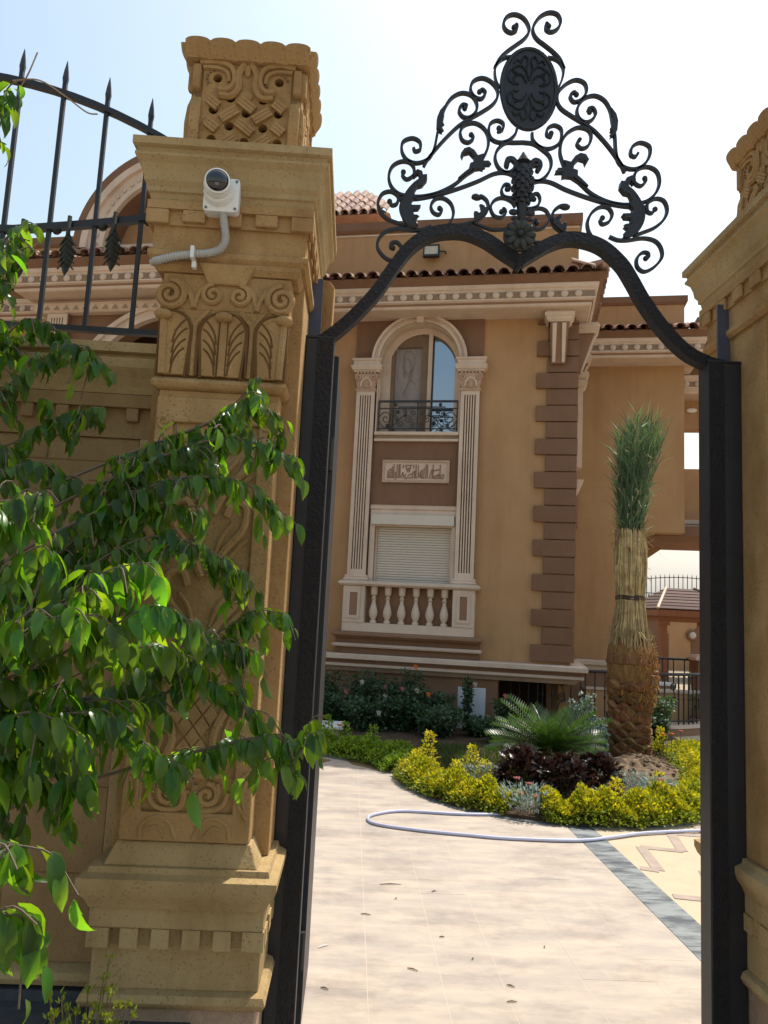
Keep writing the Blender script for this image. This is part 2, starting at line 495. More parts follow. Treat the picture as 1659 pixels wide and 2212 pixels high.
def spline(pts, n=6):
    """Catmull-Rom through points of any dimension"""
    P = [Vector(p) for p in pts]
    P = [P[0] * 2 - P[1]] + P + [P[-1] * 2 - P[-2]]
    out = []
    for i in range(1, len(P) - 2):
        for k in range(n):
            t = k / n
            a, b, c, d = P[i - 1], P[i], P[i + 1], P[i + 2]
            out.append(0.5 * ((2 * b) + (c - a) * t + (2 * a - 5 * b + 4 * c - d) * t * t + (3 * b - a - 3 * c + d) * t ** 3))
    out.append(P[-2])
    return out

def spiral(cx, cz, r, turns, a0, d=1, n=26, r_in=0.12):
    return [(cx + r * ((1 - t) * (1 - r_in) + r_in) * math.cos(a0 + d * 2 * PI * turns * t),
             cz + r * ((1 - t) * (1 - r_in) + r_in) * math.sin(a0 + d * 2 * PI * turns * t)) for t in [i / n for i in range(n + 1)]]

def to3(pts, y):
    return [(p[0], y, p[1]) for p in pts]

# ================================================================== ground and paving
struct('ground', MB().box(-150, 150, -60, 240, -0.4, -0.06), M['ground'])
struct('street_pavement', MB().box(-8, 9, -3.5, 2.62, -0.06, -0.004), M['street'])

drive = bpy.data.objects.new('driveway', None); col.objects.link(drive); drive['kind'] = 'structure'
part('joint_bed', MB().box(-2.2, 1.668, 2.62, 11.6, -0.06, -0.0006), M['joint'], drive)
xs = [-2.2, -1.62, -1.02, -0.44, 0.145, 0.455, 0.71, 1.06, 1.37, 1.668]
for i in range(len(xs) - 1):
    y = 2.62 - random.uniform(0, 0.5)
    while y < 11.6:
        L = random.choice((0.95, 1.1, 1.25))
        y1 = min(y + L, 11.6)
        ya = max(y, 2.62)
        if y1 - ya > 0.1:
            part('paving_slab', MB().box(xs[i] + 0.0016, xs[i + 1] - 0.0016, ya + 0.0016, y1 - 0.0016, -0.02, random.uniform(-0.0003, 0.0003)), M['concrete'], drive)
        y += L

pav = bpy.data.objects.new('patterned_pavement', None); col.objects.link(pav); pav['kind'] = 'structure'
part('paving_base', MB().box(1.862, 9, 2.62, 13.2, -0.06, -0.004), M['cream_paving'], pav)
y = 2.62
while y < 8.0:
    part('slate_tile', MB().box(1.668 + 0.002, 1.862 - 0.002, y + 0.002, y + 0.596, -0.06, 0.001), M['slate'], pav)
    y += 0.6

def flat_path(pts, hw, z0, z1):
    P = [Vector((p[0], p[1])) for p in pts]
    vs, fs = [], []
    k = len(P)
    for i in range(k):
        d0 = (P[max(i, 1)] - P[max(i - 1, 0)]).normalized()
        d1 = (P[min(i + 1, k - 1)] - P[min(i, k - 2)]).normalized()
        n0, n1 = Vector((-d0.y, d0.x)), Vector((-d1.y, d1.x))
        m = n0 + n1
        m = m / max(0.35, 1 + n0.dot(n1))
        a, b = P[i] + m * hw, P[i] - m * hw
        vs += [(a.x, a.y, z0), (b.x, b.y, z0), (b.x, b.y, z1), (a.x, a.y, z1)]
    for i in range(k - 1):
        o, q = i * 4, i * 4 + 4
        for j in range(4):
            j2 = (j + 1) % 4
            fs.append((o + j, q + j, q + j2, o + j2))
    fs.append((0, 1, 2, 3)); e = (k - 1) * 4; fs.append((e + 3, e + 2, e + 1, e))
    return MB().add(vs, fs)

zig = [(1.88, 4.97), (1.985, 4.93), (2.06, 5.42), (2.32, 5.36), (2.42, 5.79), (2.68, 5.75), (2.72, 6.05)]
for a, b in zip(zig[:-1], zig[1:]):
    part('zigzag_inlay', flat_path([a, b], 0.036, -0.02, -0.0005 + 0.0004 * random.random()), M['mauve_inlay'], pav)
for sx, sy in ((0.04, -1.05), (0.33, -0.55)):
    zz = [(1.85 + sx, 4.49 + (sy + 1.05)), (2.10 + sx, 4.44 + (sy + 1.05)), (2.24 + sx, 4.95 + (sy + 1.05)), (2.45 + sx, 4.88 + (sy + 1.05))] if sy < -1 else \
         [(2.6, 4.6), (2.66, 5.0), (2.95, 4.95), (3.05, 5.4), (3.3, 5.36)]
    for a, b in zip(zz[:-1], zz[1:]):
        part('zigzag_inlay', flat_path([a, b], 0.036, -0.02, -0.0004 + 0.0004 * random.random()), M['mauve_inlay'], pav)
for zz in ([(4.05, 9.0), (4.24, 9.45), (4.5, 9.4), (4.35, 9.9), (4.6, 10.02), (4.75, 10.45), (5.05, 10.4)],
           [(4.5, 8.3), (4.8, 8.75), (5.05, 8.7), (5.2, 9.2), (5.5, 9.15), (5.6, 9.6)]):
    for a, b in zip(zz[:-1], zz[1:]):
        part('zigzag_inlay', flat_path([a, b], 0.045, -0.02, -0.0005 + 0.0004 * random.random()), M['mauve_inlay'], pav)

# planting bed: soil, slate edging
BED = spline([(-0.75, 9.0, 0), (-0.26, 8.42, 0), (0.26, 8.08, 0), (0.50, 7.72, 0), (0.58, 7.05, 0), (0.80, 6.47, 0), (1.16, 6.12, 0), (1.52, 5.96, 0),
              (1.96, 5.92, 0), (2.5, 6.04, 0), (3.05, 6.45, 0), (3.55, 7.2, 0), (3.98, 8.43, 0), (4.3, 9.6, 0), (4.4, 10.6, 0)], 5)
bed_poly = [(p.x, p.y) for p in BED] + [(3.0, 11.2), (-0.75, 11.4)]
tri = tessellate_polygon([[Vector((p[0], p[1], 0)) for p in bed_poly]])
mb = MB(); n = len(bed_poly)
mb.add([(p[0], p[1], 0.03) for p in bed_poly] + [(p[0], p[1], -0.05) for p in bed_poly],
       [tuple(t) for t in tri] + [(i, (i + 1) % n, (i + 1) % n + n, i + n) for i in range(n)])
bed = struct('planting_bed', mb, M['soil'])
acc = [BED[i] for i in range(len(BED))]
for i in range(0, len(acc) - 2, 2):
    seg = acc[i:i + 3]
    part('edging_tile', flat_path([(p.x, p.y) for p in seg], 0.065, -0.03, 0.0045 + 0.001 * random.random()), M['slate'], bed)
mb = MB(); nr_, na = 10, 26
mb.add([(3.0 + 0.5 * (i / nr_) * math.cos(2 * PI * j / na) * (1 + 0.12 * math.sin(3 * j)), 7.98 + 0.42 * (i / nr_) * math.sin(2 * PI * j / na), 0.02 + 0.15 * (1 - (i / nr_) ** 1.6) * (1 + random.uniform(-0.25, 0.25)) + random.uniform(-0.012, 0.012)) for i in range(nr_ + 1) for j in range(na)],
       [(i * na + j, i * na + (j + 1) % na, (i + 1) * na + (j + 1) % na, (i + 1) * na + j) for i in range(nr_) for j in range(na)])
for i in range(170):
    a, r = random.uniform(0, 2 * PI), random.uniform(0, 0.46)
    s_ = random.uniform(0.008, 0.026)
    x, y = 3.0 + r * math.cos(a), 7.98 + r * 0.85 * math.sin(a)
    mb.ball((x, y, 0.025 + 0.15 * (1 - (r / 0.5) ** 1.6)), s_, 5, 4, (1, random.uniform(0.7, 1.2), random.uniform(0.5, 0.9)))
o = part('soil_mound', mb, M['mound'], None, False); tag(o, 'heap of dry crumbly soil at the foot of the palm', 'soil', kind='stuff')

# ================================================================== villa
VA = R(12.8)
VP0 = Vector((-0.37, 11.2, 0))
villa = thing('villa', 'ochre stucco villa with cream mouldings, arched window and clay tiled eaves', 'house', VP0, -VA)
def VL(s, off, z=0):
    return Vector((VP0.x + s * math.cos(VA) + off * math.sin(VA), VP0.y - s * math.sin(VA) + off * math.cos(VA), z))

FX0, FX1, WY = -9.0, 3.44, 2.2
# main walls; the facade has an arched window opening and a shutter opening
def arc_pts(cx, cz, r, n=20, a0=0.0, a1=PI):
    return [(cx + r * math.cos(a0 + (a1 - a0) * i / n), cz + r * math.sin(a0 + (a1 - a0) * i / n)) for i in range(n + 1)]
WCX, WR, WSP = 1.215, 0.60, 5.16
win_hole = [(WCX - WR, 4.10), (WCX + WR, 4.10)] + arc_pts(WCX, WSP, WR)
shut_hole = [(0.66, 1.93), (1.79, 1.93), (1.79, 2.74), (0.66, 2.74)]
part('wall', MB().prism([(-4.2, 0.90), (FX1, 0.90), (FX1, 5.95), (-4.2, 5.95)], 0, 0.3, [win_hole, shut_hole]), M['stucco'], villa)
part('wall', MB().box(FX0, -4.2, 0, 0.3, 0, 5.95), M['stucco'], villa)
part('side_wall', MB().box(FX1 - 0.3, FX1, 0.3, 9, 0, 5.95), M['stucco'], villa)
part('rear_wall', MB().box(FX0, FX1 - 0.3, 8.7, 9.0, 0, 5.95), M['stucco'], villa)
part('plinth_wall', MB().box(-4.2, 2.48, 0.02, 0.3, 0, 0.9), M['stucco_mauve'], villa)
part('plinth_band', MB().box(-0.9, 2.48, -0.03, 0.02, 0.07, 0.17), M['stucco_brown'], villa)
part('plinth_foot', MB().box(-0.9, 2.48, -0.07, 0.02, 0.0, 0.07), M['stucco_mauve'], villa)
mb = MB().box(2.3, 2.48, 0.3, 1.2, 0, 0.9)
mb.box(3.14, 3.3, 0.3, 1.2, 0, 0.9)
part('basement_jamb', mb, M['stucco_mauve'], villa)
bd = part('basement_door', MB().box(2.48, 3.14, 1.0, 1.06, 0, 0.9), M['dark_wood'], villa)
for i in range(3):
    part('door_panel', MB().box(2.53 + 0.2 * i, 2.68 + 0.2 * i, 0.985, 1.0, 0.08, 0.84), M['dark_wood'], bd)
part('base_moulding', MB().mould([(-0.3, 0.905), (0.20, 0.905), (0.22, 0.89), (0.22, 0.835), (0.17, 0.82), (0.15, 0.775), (0.17, 0.765), (0.17, 0.735), (0.10, 0.70), (0.05, 0.66), (-0.02, 0.655), (-0.3, 0.655)],
     [(-0.9, 0), (FX1 + 0.0, 0), (FX1 + 0.0, 2.2)]), M['cream'], villa)
part('moulding_fillet', MB().mould([(0.17, 0.828), (0.178, 0.826), (0.156, 0.772), (0.148, 0.772)], [(-0.9, 0), (FX1, 0), (FX1, 2.2)]), M['stucco_brown'], villa)

# window bay ------------------------------------------------------
part('bay_foot', MB().box(0.20, 2.22, -0.12, -0.002, 0.907, 1.13), M['stucco_brown'], villa)
part('bay_step', MB().mould([(-0.1, 1.0), (0.06, 1.0), (0.075, 1.02), (0.075, 1.035), (0.05, 1.05), (-0.1, 1.05)], [(0.24, 0), (0.24, -0.12), (2.18, -0.12), (2.18, 0)]), M['cream'], villa)
part('bay_sill', MB().mould([(-0.15, 1.13), (0.03, 1.13), (0.08, 1.165), (0.08, 1.195), (0.04, 1.215), (-0.15, 1.215)], [(0.24, 0), (0.24, -0.16), (2.18, -0.16), (2.18, 0)]), M['stucco_mauve'], villa)
part('balcony_floor', MB().box(0.29, 2.14, -0.17, -0.002, 1.217, 1.34), M['cream'], villa)
part('balcony_back', MB().box(0.62, 1.83, -0.02, -0.002, 1.34, 1.86), M['stucco_mauve'], villa)
for x0, x1 in ((0.29, 0.60), (1.84, 2.14)):
    ped = part('pedestal', MB().box(x0, x1, -0.18, -0.002, 1.342, 1.85), M['cream'], villa)
    part('pedestal_frame', MB().prism([(x0 + 0.06, 1.40), (x1 - 0.06, 1.40), (x1 - 0.06, 1.80), (x0 + 0.06, 1.80)], -0.196, -0.18,
         [[(x0 + 0.10, 1.44), (x1 - 0.10, 1.44), (x1 - 0.10, 1.76), (x0 + 0.10, 1.76)]]), M['cream'], ped)
    part('pedestal_panel', MB().box(x0 + 0.10, x1 - 0.10, -0.184, -0.18, 1.44, 1.76), M['stucco_mauve'], ped)
part('bay_rail', MB().mould([(-0.17, 1.855), (0.02, 1.855), (0.05, 1.88), (0.05, 1.905), (0.02, 1.925), (-0.17, 1.925)], [(0.27, 0), (0.27, -0.18), (2.16, -0.18), (2.16, 0)]), M['cream'], villa)
bal_prof = [(0.048, 1.342), (0.048, 1.37), (0.03, 1.385), (0.036, 1.40), (0.058, 1.45), (0.062, 1.50), (0.045, 1.57), (0.026, 1.63), (0.024, 1.67), (0.04, 1.685), (0.026, 1.70), (0.024, 1.72),
            (0.046, 1.74), (0.05, 1.80), (0.05, 1.853)]
bme = MB().lathe(bal_prof, (0, 0), 12).mesh('baluster', M['cream'], True)
for i in range(6):
    put('baluster', bme, villa, (0.72 + i * 0.2, -0.10, 0))
# fluted pilasters
def pilaster(x0, x1, z0, z1, yb, yf, nfl, par):
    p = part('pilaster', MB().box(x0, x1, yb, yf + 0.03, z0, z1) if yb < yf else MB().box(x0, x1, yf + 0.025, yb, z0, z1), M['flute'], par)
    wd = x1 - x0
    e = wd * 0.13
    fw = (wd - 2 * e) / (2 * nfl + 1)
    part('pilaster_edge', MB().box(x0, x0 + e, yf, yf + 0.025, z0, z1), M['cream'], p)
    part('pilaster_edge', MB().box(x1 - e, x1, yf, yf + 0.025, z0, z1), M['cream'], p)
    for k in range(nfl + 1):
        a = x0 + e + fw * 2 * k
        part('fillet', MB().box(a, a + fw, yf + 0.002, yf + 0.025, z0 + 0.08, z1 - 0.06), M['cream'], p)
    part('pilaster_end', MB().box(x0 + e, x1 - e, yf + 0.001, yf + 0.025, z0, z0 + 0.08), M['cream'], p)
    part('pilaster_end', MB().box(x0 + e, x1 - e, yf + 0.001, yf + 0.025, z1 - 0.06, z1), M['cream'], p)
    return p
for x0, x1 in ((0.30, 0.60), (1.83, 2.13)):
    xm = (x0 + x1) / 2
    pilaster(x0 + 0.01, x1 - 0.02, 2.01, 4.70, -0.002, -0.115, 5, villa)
    part('pilaster_base', MB().mould([(-0.1, 1.928), (0.035, 1.928), (0.045, 1.95), (0.03, 1.965), (0.02, 1.975), (0.03, 1.99), (0.015, 2.01), (-0.1, 2.01)],
         [(x0 + 0.01, 0), (x0 + 0.01, -0.115), (x1 - 0.02, -0.115), (x1 - 0.02, 0)]), M['cream'], villa)
    cap = part('capital', MB().frustum((x0 + 0.02, x1 - 0.03, -0.12, -0.002), (x0 - 0.02, x1 + 0.02, -0.16, -0.002), 4.74, 4.95), M['cream_pink'], villa)
    part('neck_ring', MB().mould([(-0.1, 4.70), (0.01, 4.70), (0.02, 4.72), (0.01, 4.74), (-0.1, 4.74)], [(x0 + 0.01, 0), (x0 + 0.01, -0.115), (x1 - 0.02, -0.115), (x1 - 0.02, 0)]), M['cream_pink'], cap)
    for sx in (-1, 1):
        part('volute', MB().tube(to3(spiral(xm + sx * 0.115, 4.90, 0.05, 1.6, PI / 2, -sx), -0.165), 0.012, 6), M['cream_pink'], cap, True)
    part('shell', MB().tube(to3([(xm - 0.08, 4.76), (xm - 0.075, 4.82), (xm - 0.04, 4.875), (xm, 4.89), (xm + 0.04, 4.875), (xm + 0.075, 4.82), (xm + 0.08, 4.76)], -0.145), 0.014, 6), M['cream'], cap, True)
    for k in range(5):
        a = PI * (k + 0.5) / 5
        part('shell_rib', MB().tube(to3([(xm, 4.75), (xm + 0.065 * math.cos(a), 4.755 + 0.11 * math.sin(a))], -0.14), 0.011, 5), M['cream_pink'], cap, True)
    for k in range(6):
        part('egg', MB().ball((x0 - 0.0 + (k + 0.5) * (x1 - x0) / 6, -0.163, 4.965), 0.02, 7, 5), M['cream_pink'], cap, True)
    part('impost', MB().mould([(-0.15, 4.985), (0.02, 4.985), (0.03, 5.01), (0.045, 5.02), (0.06, 5.06), (0.06, 5.085), (0.03, 5.095), (0.03, 5.15), (0.05, 5.165), (0.05, 5.19), (-0.15, 5.19)],
         [(x0 - 0.02, 0), (x0 - 0.02, -0.115), (x1 + 0.02, -0.115), (x1 + 0.02, 0)]), M['cream'], villa)
# arch
part('arch_panel', MB().prism([(0.25, 5.19), (WCX - 0.60, 5.19)] + list(reversed(arc_pts(WCX, WSP, 0.61, 20, 0.05, PI - 0.05))) + [(WCX + 0.60, 5.19), (2.14, 5.19), (2.14, 5.80), (0.25, 5.80)], -0.035, -0.002), M['stucco_brown'], villa)
arc = part('window_arch', MB().arch(WCX, WSP, 0.595, 0.70, -0.10, -0.001), M['cream'], villa)
part('arch_bead', MB().arch(WCX, WSP, 0.665, 0.705, -0.135, -0.10), M['cream'], arc)
part('arch_bead', MB().arch(WCX, WSP, 0.590, 0.625, -0.125, -0.099), M['cream'], arc)
part('keystone', MB().frustum((WCX - 0.045, WCX + 0.045, -0.17, -0.03), (WCX - 0.065, WCX + 0.065, -0.2, -0.03), 5.72, 5.865), M['cream'], arc)
part('keystone_scroll', MB().tube(to3(spiral(WCX, 5.83, 0.04, 1.5, 0), -0.2), 0.01, 6), M['cream'], arc, True)
part('reveal_strip', MB().box(0.60, 0.617, -0.06, 0.0, 4.10, 5.17), M['cream'], villa)
part('reveal_strip', MB().box(1.813, 1.83, -0.06, 0.0, 4.10, 5.17), M['cream'], villa)
# arched window
wnd = part('window', MB().prism([(WCX - 0.598, 4.10), (WCX + 0.598, 4.10)] + arc_pts(WCX, WSP, 0.598), 0.16, 0.24,
           [[(WCX - 0.46, 4.15), (WCX + 0.50, 4.15), (WCX + 0.50, 5.32)] + arc_pts(WCX + 0.02, 5.16, 0.50, 14, R(20), R(160)) + [(WCX - 0.46, 5.32)]]), M['cream'], villa)
part('reveal', MB().arch(WCX, WSP, 0.585, 0.597, -0.001, 0.16).box(WCX - 0.597, WCX - 0.585, -0.001, 0.16, 4.10, WSP - 0.001).box(WCX + 0.585, WCX + 0.597, -0.001, 0.16, 4.10, WSP - 0.001), M['cream'], wnd)
part('mullion', MB().box(1.315, 1.375, 0.14, 0.22, 4.15, 5.68), M['cream'], wnd)
part('sash_stile', MB().box(1.215, 1.314, 0.175, 0.235, 4.15, 5.63), M['window_brown'], wnd)
part('sash_stile', MB().box(0.755, 0.81, 0.175, 0.235, 4.15, 5.48), M['window_brown'], wnd)
part('sash_head', MB().prism([(0.81, 5.46), (1.214, 5.46), (1.214, 5.67), (0.96, 5.60)], 0.176, 0.234), M['window_brown'], wnd)
cv = MB(); nx, nz = 14, 8
cv.add([(0.79 + 0.45 * i / nx, 0.222 + 0.006 * math.sin(i * 1.9 + 0.7 * math.sin(j)), 4.13 + 1.52 * j / nz) for j in range(nz + 1) for i in range(nx + 1)],
       [(j * (nx + 1) + i, j * (nx + 1) + i + 1, (j + 1) * (nx + 1) + i + 1, (j + 1) * (nx + 1) + i) for j in range(nz) for i in range(nx)])
part('curtain', cv, M['curtain'], wnd, True)
sw = MB()
for pts in ([(0.95, 4.75), (1.04, 5.0), (1.1, 5.25), (1.05, 5.4), (0.96, 5.38), (0.94, 5.2), (1.02, 5.02), (1.12, 4.9)], [(0.98, 5.0), (0.93, 5.2), (1.0, 5.3), (1.06, 5.15), (1.0, 5.05)]):
    sw.tube(to3(spline(pts, 5), 0.214), 0.009, 5)
part('curtain_pattern', sw, M['curtain'], wnd, True)
gl = part('pane', MB().prism([(1.376, 4.15), (1.72, 4.15), (1.72, 5.27)] + arc_pts(1.215, 5.14, 0.505, 8, R(15), R(71)), 0.225, 0.235), M['glass'], wnd)
part('sash_head', MB().prism(arc_pts(1.215, 5.14, 0.505, 8, R(15), R(71)) + list(reversed(arc_pts(1.225, 5.17, 0.56, 8, R(12), R(74)))), 0.19, 0.236), M['window_brown'], wnd)
part('sash_stile', MB().box(1.376, 1.392, 0.185, 0.225, 4.15, 5.6), M['iron'], wnd)
part('room_back', MB().box(0.5, 1.9, 0.9, 0.95, 4.0, 5.9), M['dark_wood'], wnd)
# Juliet railing
jr = part('window_railing', MB().box(0.635, 1.80, -0.035, -0.012, 4.555, 4.585), M['iron'], villa)
part('rail', MB().box(0.635, 1.80, -0.03, -0.016, 4.455, 4.47), M['iron'], jr)
part('rail', MB().box(0.635, 1.80, -0.03, -0.016, 4.155, 4.17), M['iron'], jr)
part('rail', MB().box(0.93, 1.62, -0.03, -0.016, 4.478, 4.492), M['iron'], jr)
for x in (0.64, 1.215, 1.79):
    part('rail_post', MB().box(x - 0.008, x + 0.008, -0.032, -0.014, 4.12, 4.555), M['iron'], jr)
for sx in (-1, 1):
    big = [(WCX + sx * p[0], p[1]) for p in spline([(0.44, 4.31), (0.47, 4.34), (0.51, 4.31), (0.48, 4.26), (0.42, 4.27), (0.40, 4.34), (0.45, 4.40), (0.52, 4.39), (0.575, 4.31), (0.53, 4.21), (0.45, 4.18), (0.34, 4.22), (0.24, 4.33), (0.15, 4.40)], 5)]
    part('scroll', MB().ribbon(big, 0.006, -0.028, -0.018), M['iron'], jr)
    for cx, cz, r, d in ((0.36, 4.38, 0.055, 1), (0.25, 4.24, 0.055, -1), (0.14, 4.30, 0.06, 1), (0.06, 4.40, 0.045, -1), (0.31, 4.30, 0.035, 1), (0.07, 4.21, 0.045, 1), (0.19, 4.42, 0.035, 1)):
        part('scroll', MB().ribbon([(WCX + sx * p[0], p[1]) for p in spiral(cx, cz, r, 1.5, 1.0, d, 20)], 0.006, -0.028, -0.018), M['iron'], jr)
    for cx, cz in ((0.33, 4.52), (0.29, 4.41), (0.355, 4.15), (0.18, 4.36), (0.44, 4.21)):
        part('iron_leaf', MB().ball((WCX + sx * cx, -0.024, cz), 0.028, 8, 5, (1, 0.4, 1)), M['iron'], jr, True)
# sill between storeys, name panel
part('window_sill', MB().box(0.60, 1.83, -0.10, -0.002, 4.055, 4.10), M['cream'], villa)
part('window_sill', MB().box(0.60, 1.83, -0.05, -0.001, 4.00, 4.055), M['groove'], villa)
part('window_sill', MB().box(0.60, 1.83, -0.085, -0.003, 3.965, 4.00), M['cream'], villa)
part('brown_panel', MB().box(0.582, 1.848, -0.03, -0.0015, 3.03, 3.965), M['stucco_brown'], villa)
plq = part('name_plaque', MB().box(0.755, 1.70, -0.045, -0.03, 3.37, 3.68), M['cream'], villa)
part('plaque_frame', MB().prism([(0.74, 3.36), (1.715, 3.36), (1.715, 3.69), (0.74, 3.69)], -0.062, -0.045, [[(0.775, 3.395), (1.68, 3.395), (1.68, 3.66), (0.775, 3.66)]]), M['cream_pink'], plq)
def pq(x, y):      # lettering grid to plaque
    return (0.80 + (x - 200) / 1130 * 0.855, 3.405 + (640 - y) / 260 * 0.235)
strokes = [
 # right to left: ma sha' Allah
 [(1300, 545), (1255, 560), (1250, 600), (1300, 612), (1300, 545)], [(1300, 612), (1232, 614)], [(1233, 395), (1228, 614)], [(1215, 470), (1110, 492)], [(1210, 545), (1110, 590), (1110, 615)], [(1210, 545), (1210, 614), (1110, 614)], [(1180, 560), (1180, 610)], [(1145, 575), (1145, 610)],
 [(1098, 392), (1098, 612)], [(1078, 470), (1045, 560), (1032, 612), (1085, 612), (1078, 470)],
 [(990, 392), (995, 614)], [(962, 392), (965, 614), (890, 614)], [(925, 440), (925, 614)], [(890, 478), (888, 614)], [(890, 478), (850, 530), (850, 600), (888, 614)], [(868, 540), (868, 600)],
 # la quwwata
 [(810, 400), (822, 600), (775, 614)], [(770, 392), (772, 614)], [(745, 500), (705, 530), (705, 614), (745, 610), (745, 500)], [(725, 400), (725, 455)], [(565, 410), (690, 405), (650, 440)], [(570, 420), (615, 520), (645, 510), (660, 440)], [(620, 450), (630, 490)], [(690, 545), (650, 560), (600, 610), (700, 612)], [(600, 610), (560, 628)], [(580, 545), (560, 600)],
 [(525, 400), (525, 455)], [(520, 520), (490, 610), (545, 612), (520, 520)],
 # illa billah
 [(462, 392), (466, 614)], [(440, 395), (440, 612), (405, 612)], [(405, 392), (405, 612)], [(375, 520), (375, 650)], [(345, 392), (345, 612), (225, 612)], [(318, 430), (318, 612)], [(288, 465), (288, 612)], [(288, 465), (225, 520), (225, 612)], [(255, 520), (255, 612)],
]
for st in strokes:
    part('letter_stroke', MB().ribbon([pq(*p) for p in st], 0.0065, -0.054, -0.044), M['stucco_mauve'], plq)
# shutter storey
part('lintel', MB().mould([(-0.02, 2.96), (0.05, 2.96), (0.07, 2.98), (0.07, 3.0), (0.05, 3.015), (0.06, 3.03), (-0.02, 3.03)], [(0.595, 0.0), (1.835, 0.0)]), M['cream'], villa)
part('frame_surround', MB().prism([(0.60, 1.928), (1.83, 1.928), (1.83, 2.958), (0.60, 2.958)], -0.05, -0.001, [[(0.67, 1.935), (1.78, 1.935), (1.78, 2.72), (0.67, 2.72)]]), M['cream'], villa)
sh = part('roller_shutter', MB().box(0.66, 1.79, 0.06, 0.08, 1.93, 2.74), M['groove'], villa)
part('shutter_box', MB().box(0.625, 1.81, -0.115, -0.051, 2.745, 2.885), M['shutter'], sh)
sme = MB().mould([(0, 0), (0.012, 0.004), (0.016, 0.016), (0.012, 0.03), (0, 0.034)], [(0.705, 0), (1.75, 0)]).mesh('shutter_slat', M['shutter'])
for i in range(22):
    put('shutter_slat', sme, sh, (0, 0.058, 1.935 + i * 0.036))
for x in (0.672, 1.752):
    part('shutter_guide', MB().box(x, x + 0.03, 0.02, 0.06, 1.93, 2.74), M['cream'], sh)

# quoins ----------------------------------------------------------
z = 0.93
i = 0
while z < 5.72:
    wide = i % 2 == 0
    x0 = 2.905 if wide else 3.05
    part('quoin', MB().box(x0, FX1 + (0.045 if wide else 0.04), -(0.05 if wide else 0.04), 0.25 if wide else 0.2, z + 0.012, min(z + 0.236, 5.74)), M['stucco_brown'], villa, bev=0.006)
    z += 0.238; i += 1

# eaves -----------------------------------------------------------
CORN = [(-0.25, 5.80), (0.18, 5.80), (0.20, 5.815), (0.20, 5.845), (0.215, 5.85), (0.215, 5.87), (0.25, 5.885), (0.25, 5.905),
        (0.235, 5.912), (0.235, 6.0), (0.25, 6.008), (0.25, 6.03), (0.275, 6.045), (0.29, 6.075), (0.29, 6.10), (-0.25, 6.10)]
FASC = [(-0.25, 6.102), (0.30, 6.102), (0.37, 6.19), (0.37, 6.205), (-0.25, 6.205)]
def cornice(path, rounds, par, dz=0.0):
    c = part('cornice', MB().mould([(o, z + dz) for o, z in CORN], path), M['cream'], par)
    part('fascia', MB().mould([(o, z + dz) for o, z in FASC], path), M['stucco_brown'], par)
    part('frieze_ground', MB().mould([(0.2, 5.915 + dz), (0.2375, 5.915 + dz), (0.2375, 5.999 + dz), (0.2, 5.999 + dz)], path), M['frieze'], c)
    part('cornice_groove', MB().mould([(0.19, 5.8455 + dz), (0.2165, 5.8455 + dz), (0.2165, 5.869 + dz), (0.19, 5.869 + dz)], path), M['stucco_mauve'], c)
    return c
rme = MB().lathe([(0.050, 0), (0.050, 0.016), (0.036, 0.028), (0.01, 0.032)], (0, 0), 12).mesh('roundel', M['cream'], True)
def scroll_me():
    m = MB()
    for sx in (-1, 1):
        m.tube(to3(spiral(sx * 0.018, sx * 0.014, 0.024, 1.2, 0, sx, 8), 0), 0.007, 4)
    return m.mesh('frieze_scroll', M['groove'])
fme = scroll_me()
def rounds(x0, x1, y, z, par, step=0.187, axis='x'):
    n = int((x1 - x0) / step)
    for k in range(n + 1):
        p = x0 + k * step
        if axis == 'x':
            put('roundel', rme, par, (p, y, z), (R(90), 0, 0))
            if k < n: put('frieze_scroll', fme, par, (p + step / 2, y - 0.002, z))
        else:
            put('roundel', rme, par, (y, p, z), (R(90), 0, R(90)))
main_path = [(-4.3, -0.25), (3.42, -0.25), (3.42, WY)]
c0 = cornice(main_path, None, villa)
rounds(-0.30, 3.62, -0.487, 5.957, c0)
rounds(0.0, 1.9, 3.657, 5.957, c0, 0.187, 'y')
TP = 0.185
def tile_me(L=0.5):
    m = MB(); n = 8; vs = []; fs = []
    for e, (y, r0) in enumerate(((0, 0.084), (L, 0.072))):
        for rr in (r0, r0 - 0.014):
            for k in range(n + 1):
                a = PI * k / n
                vs.append((-rr * math.cos(a), y, rr * math.sin(a) * 0.95 + y * 0.36))
    q = n + 1
    for k in range(n):
        fs += [(k, k + 1, 2 * q + k + 1, 2 * q + k), (q + k + 1, q + k, 3 * q + k, 3 * q + k + 1), (k + 1, k, q + k, q + k + 1), (2 * q + k, 2 * q + k + 1, 3 * q + k + 1, 3 * q + k)]
    return m.add(vs, fs).mesh('roof_tile', M['tile'], True)
tme = tile_me()
def pan_me(L=0.5):
    m = MB(); n = 6; vs = []; fs = []
    for y in (0, L):
        for k in range(n + 1):
            a = PI * k / n
            vs.append((-0.058 * math.cos(a), y + 0.02, 0.035 - 0.05 * math.sin(a) + y * 0.36))
    for k in range(n):
        fs.append((k, k + 1, n + 2 + k, n + 1 + k))
    return m.add(vs, fs).mesh('pan_tile', M['tile'], True)
pme = pan_me()
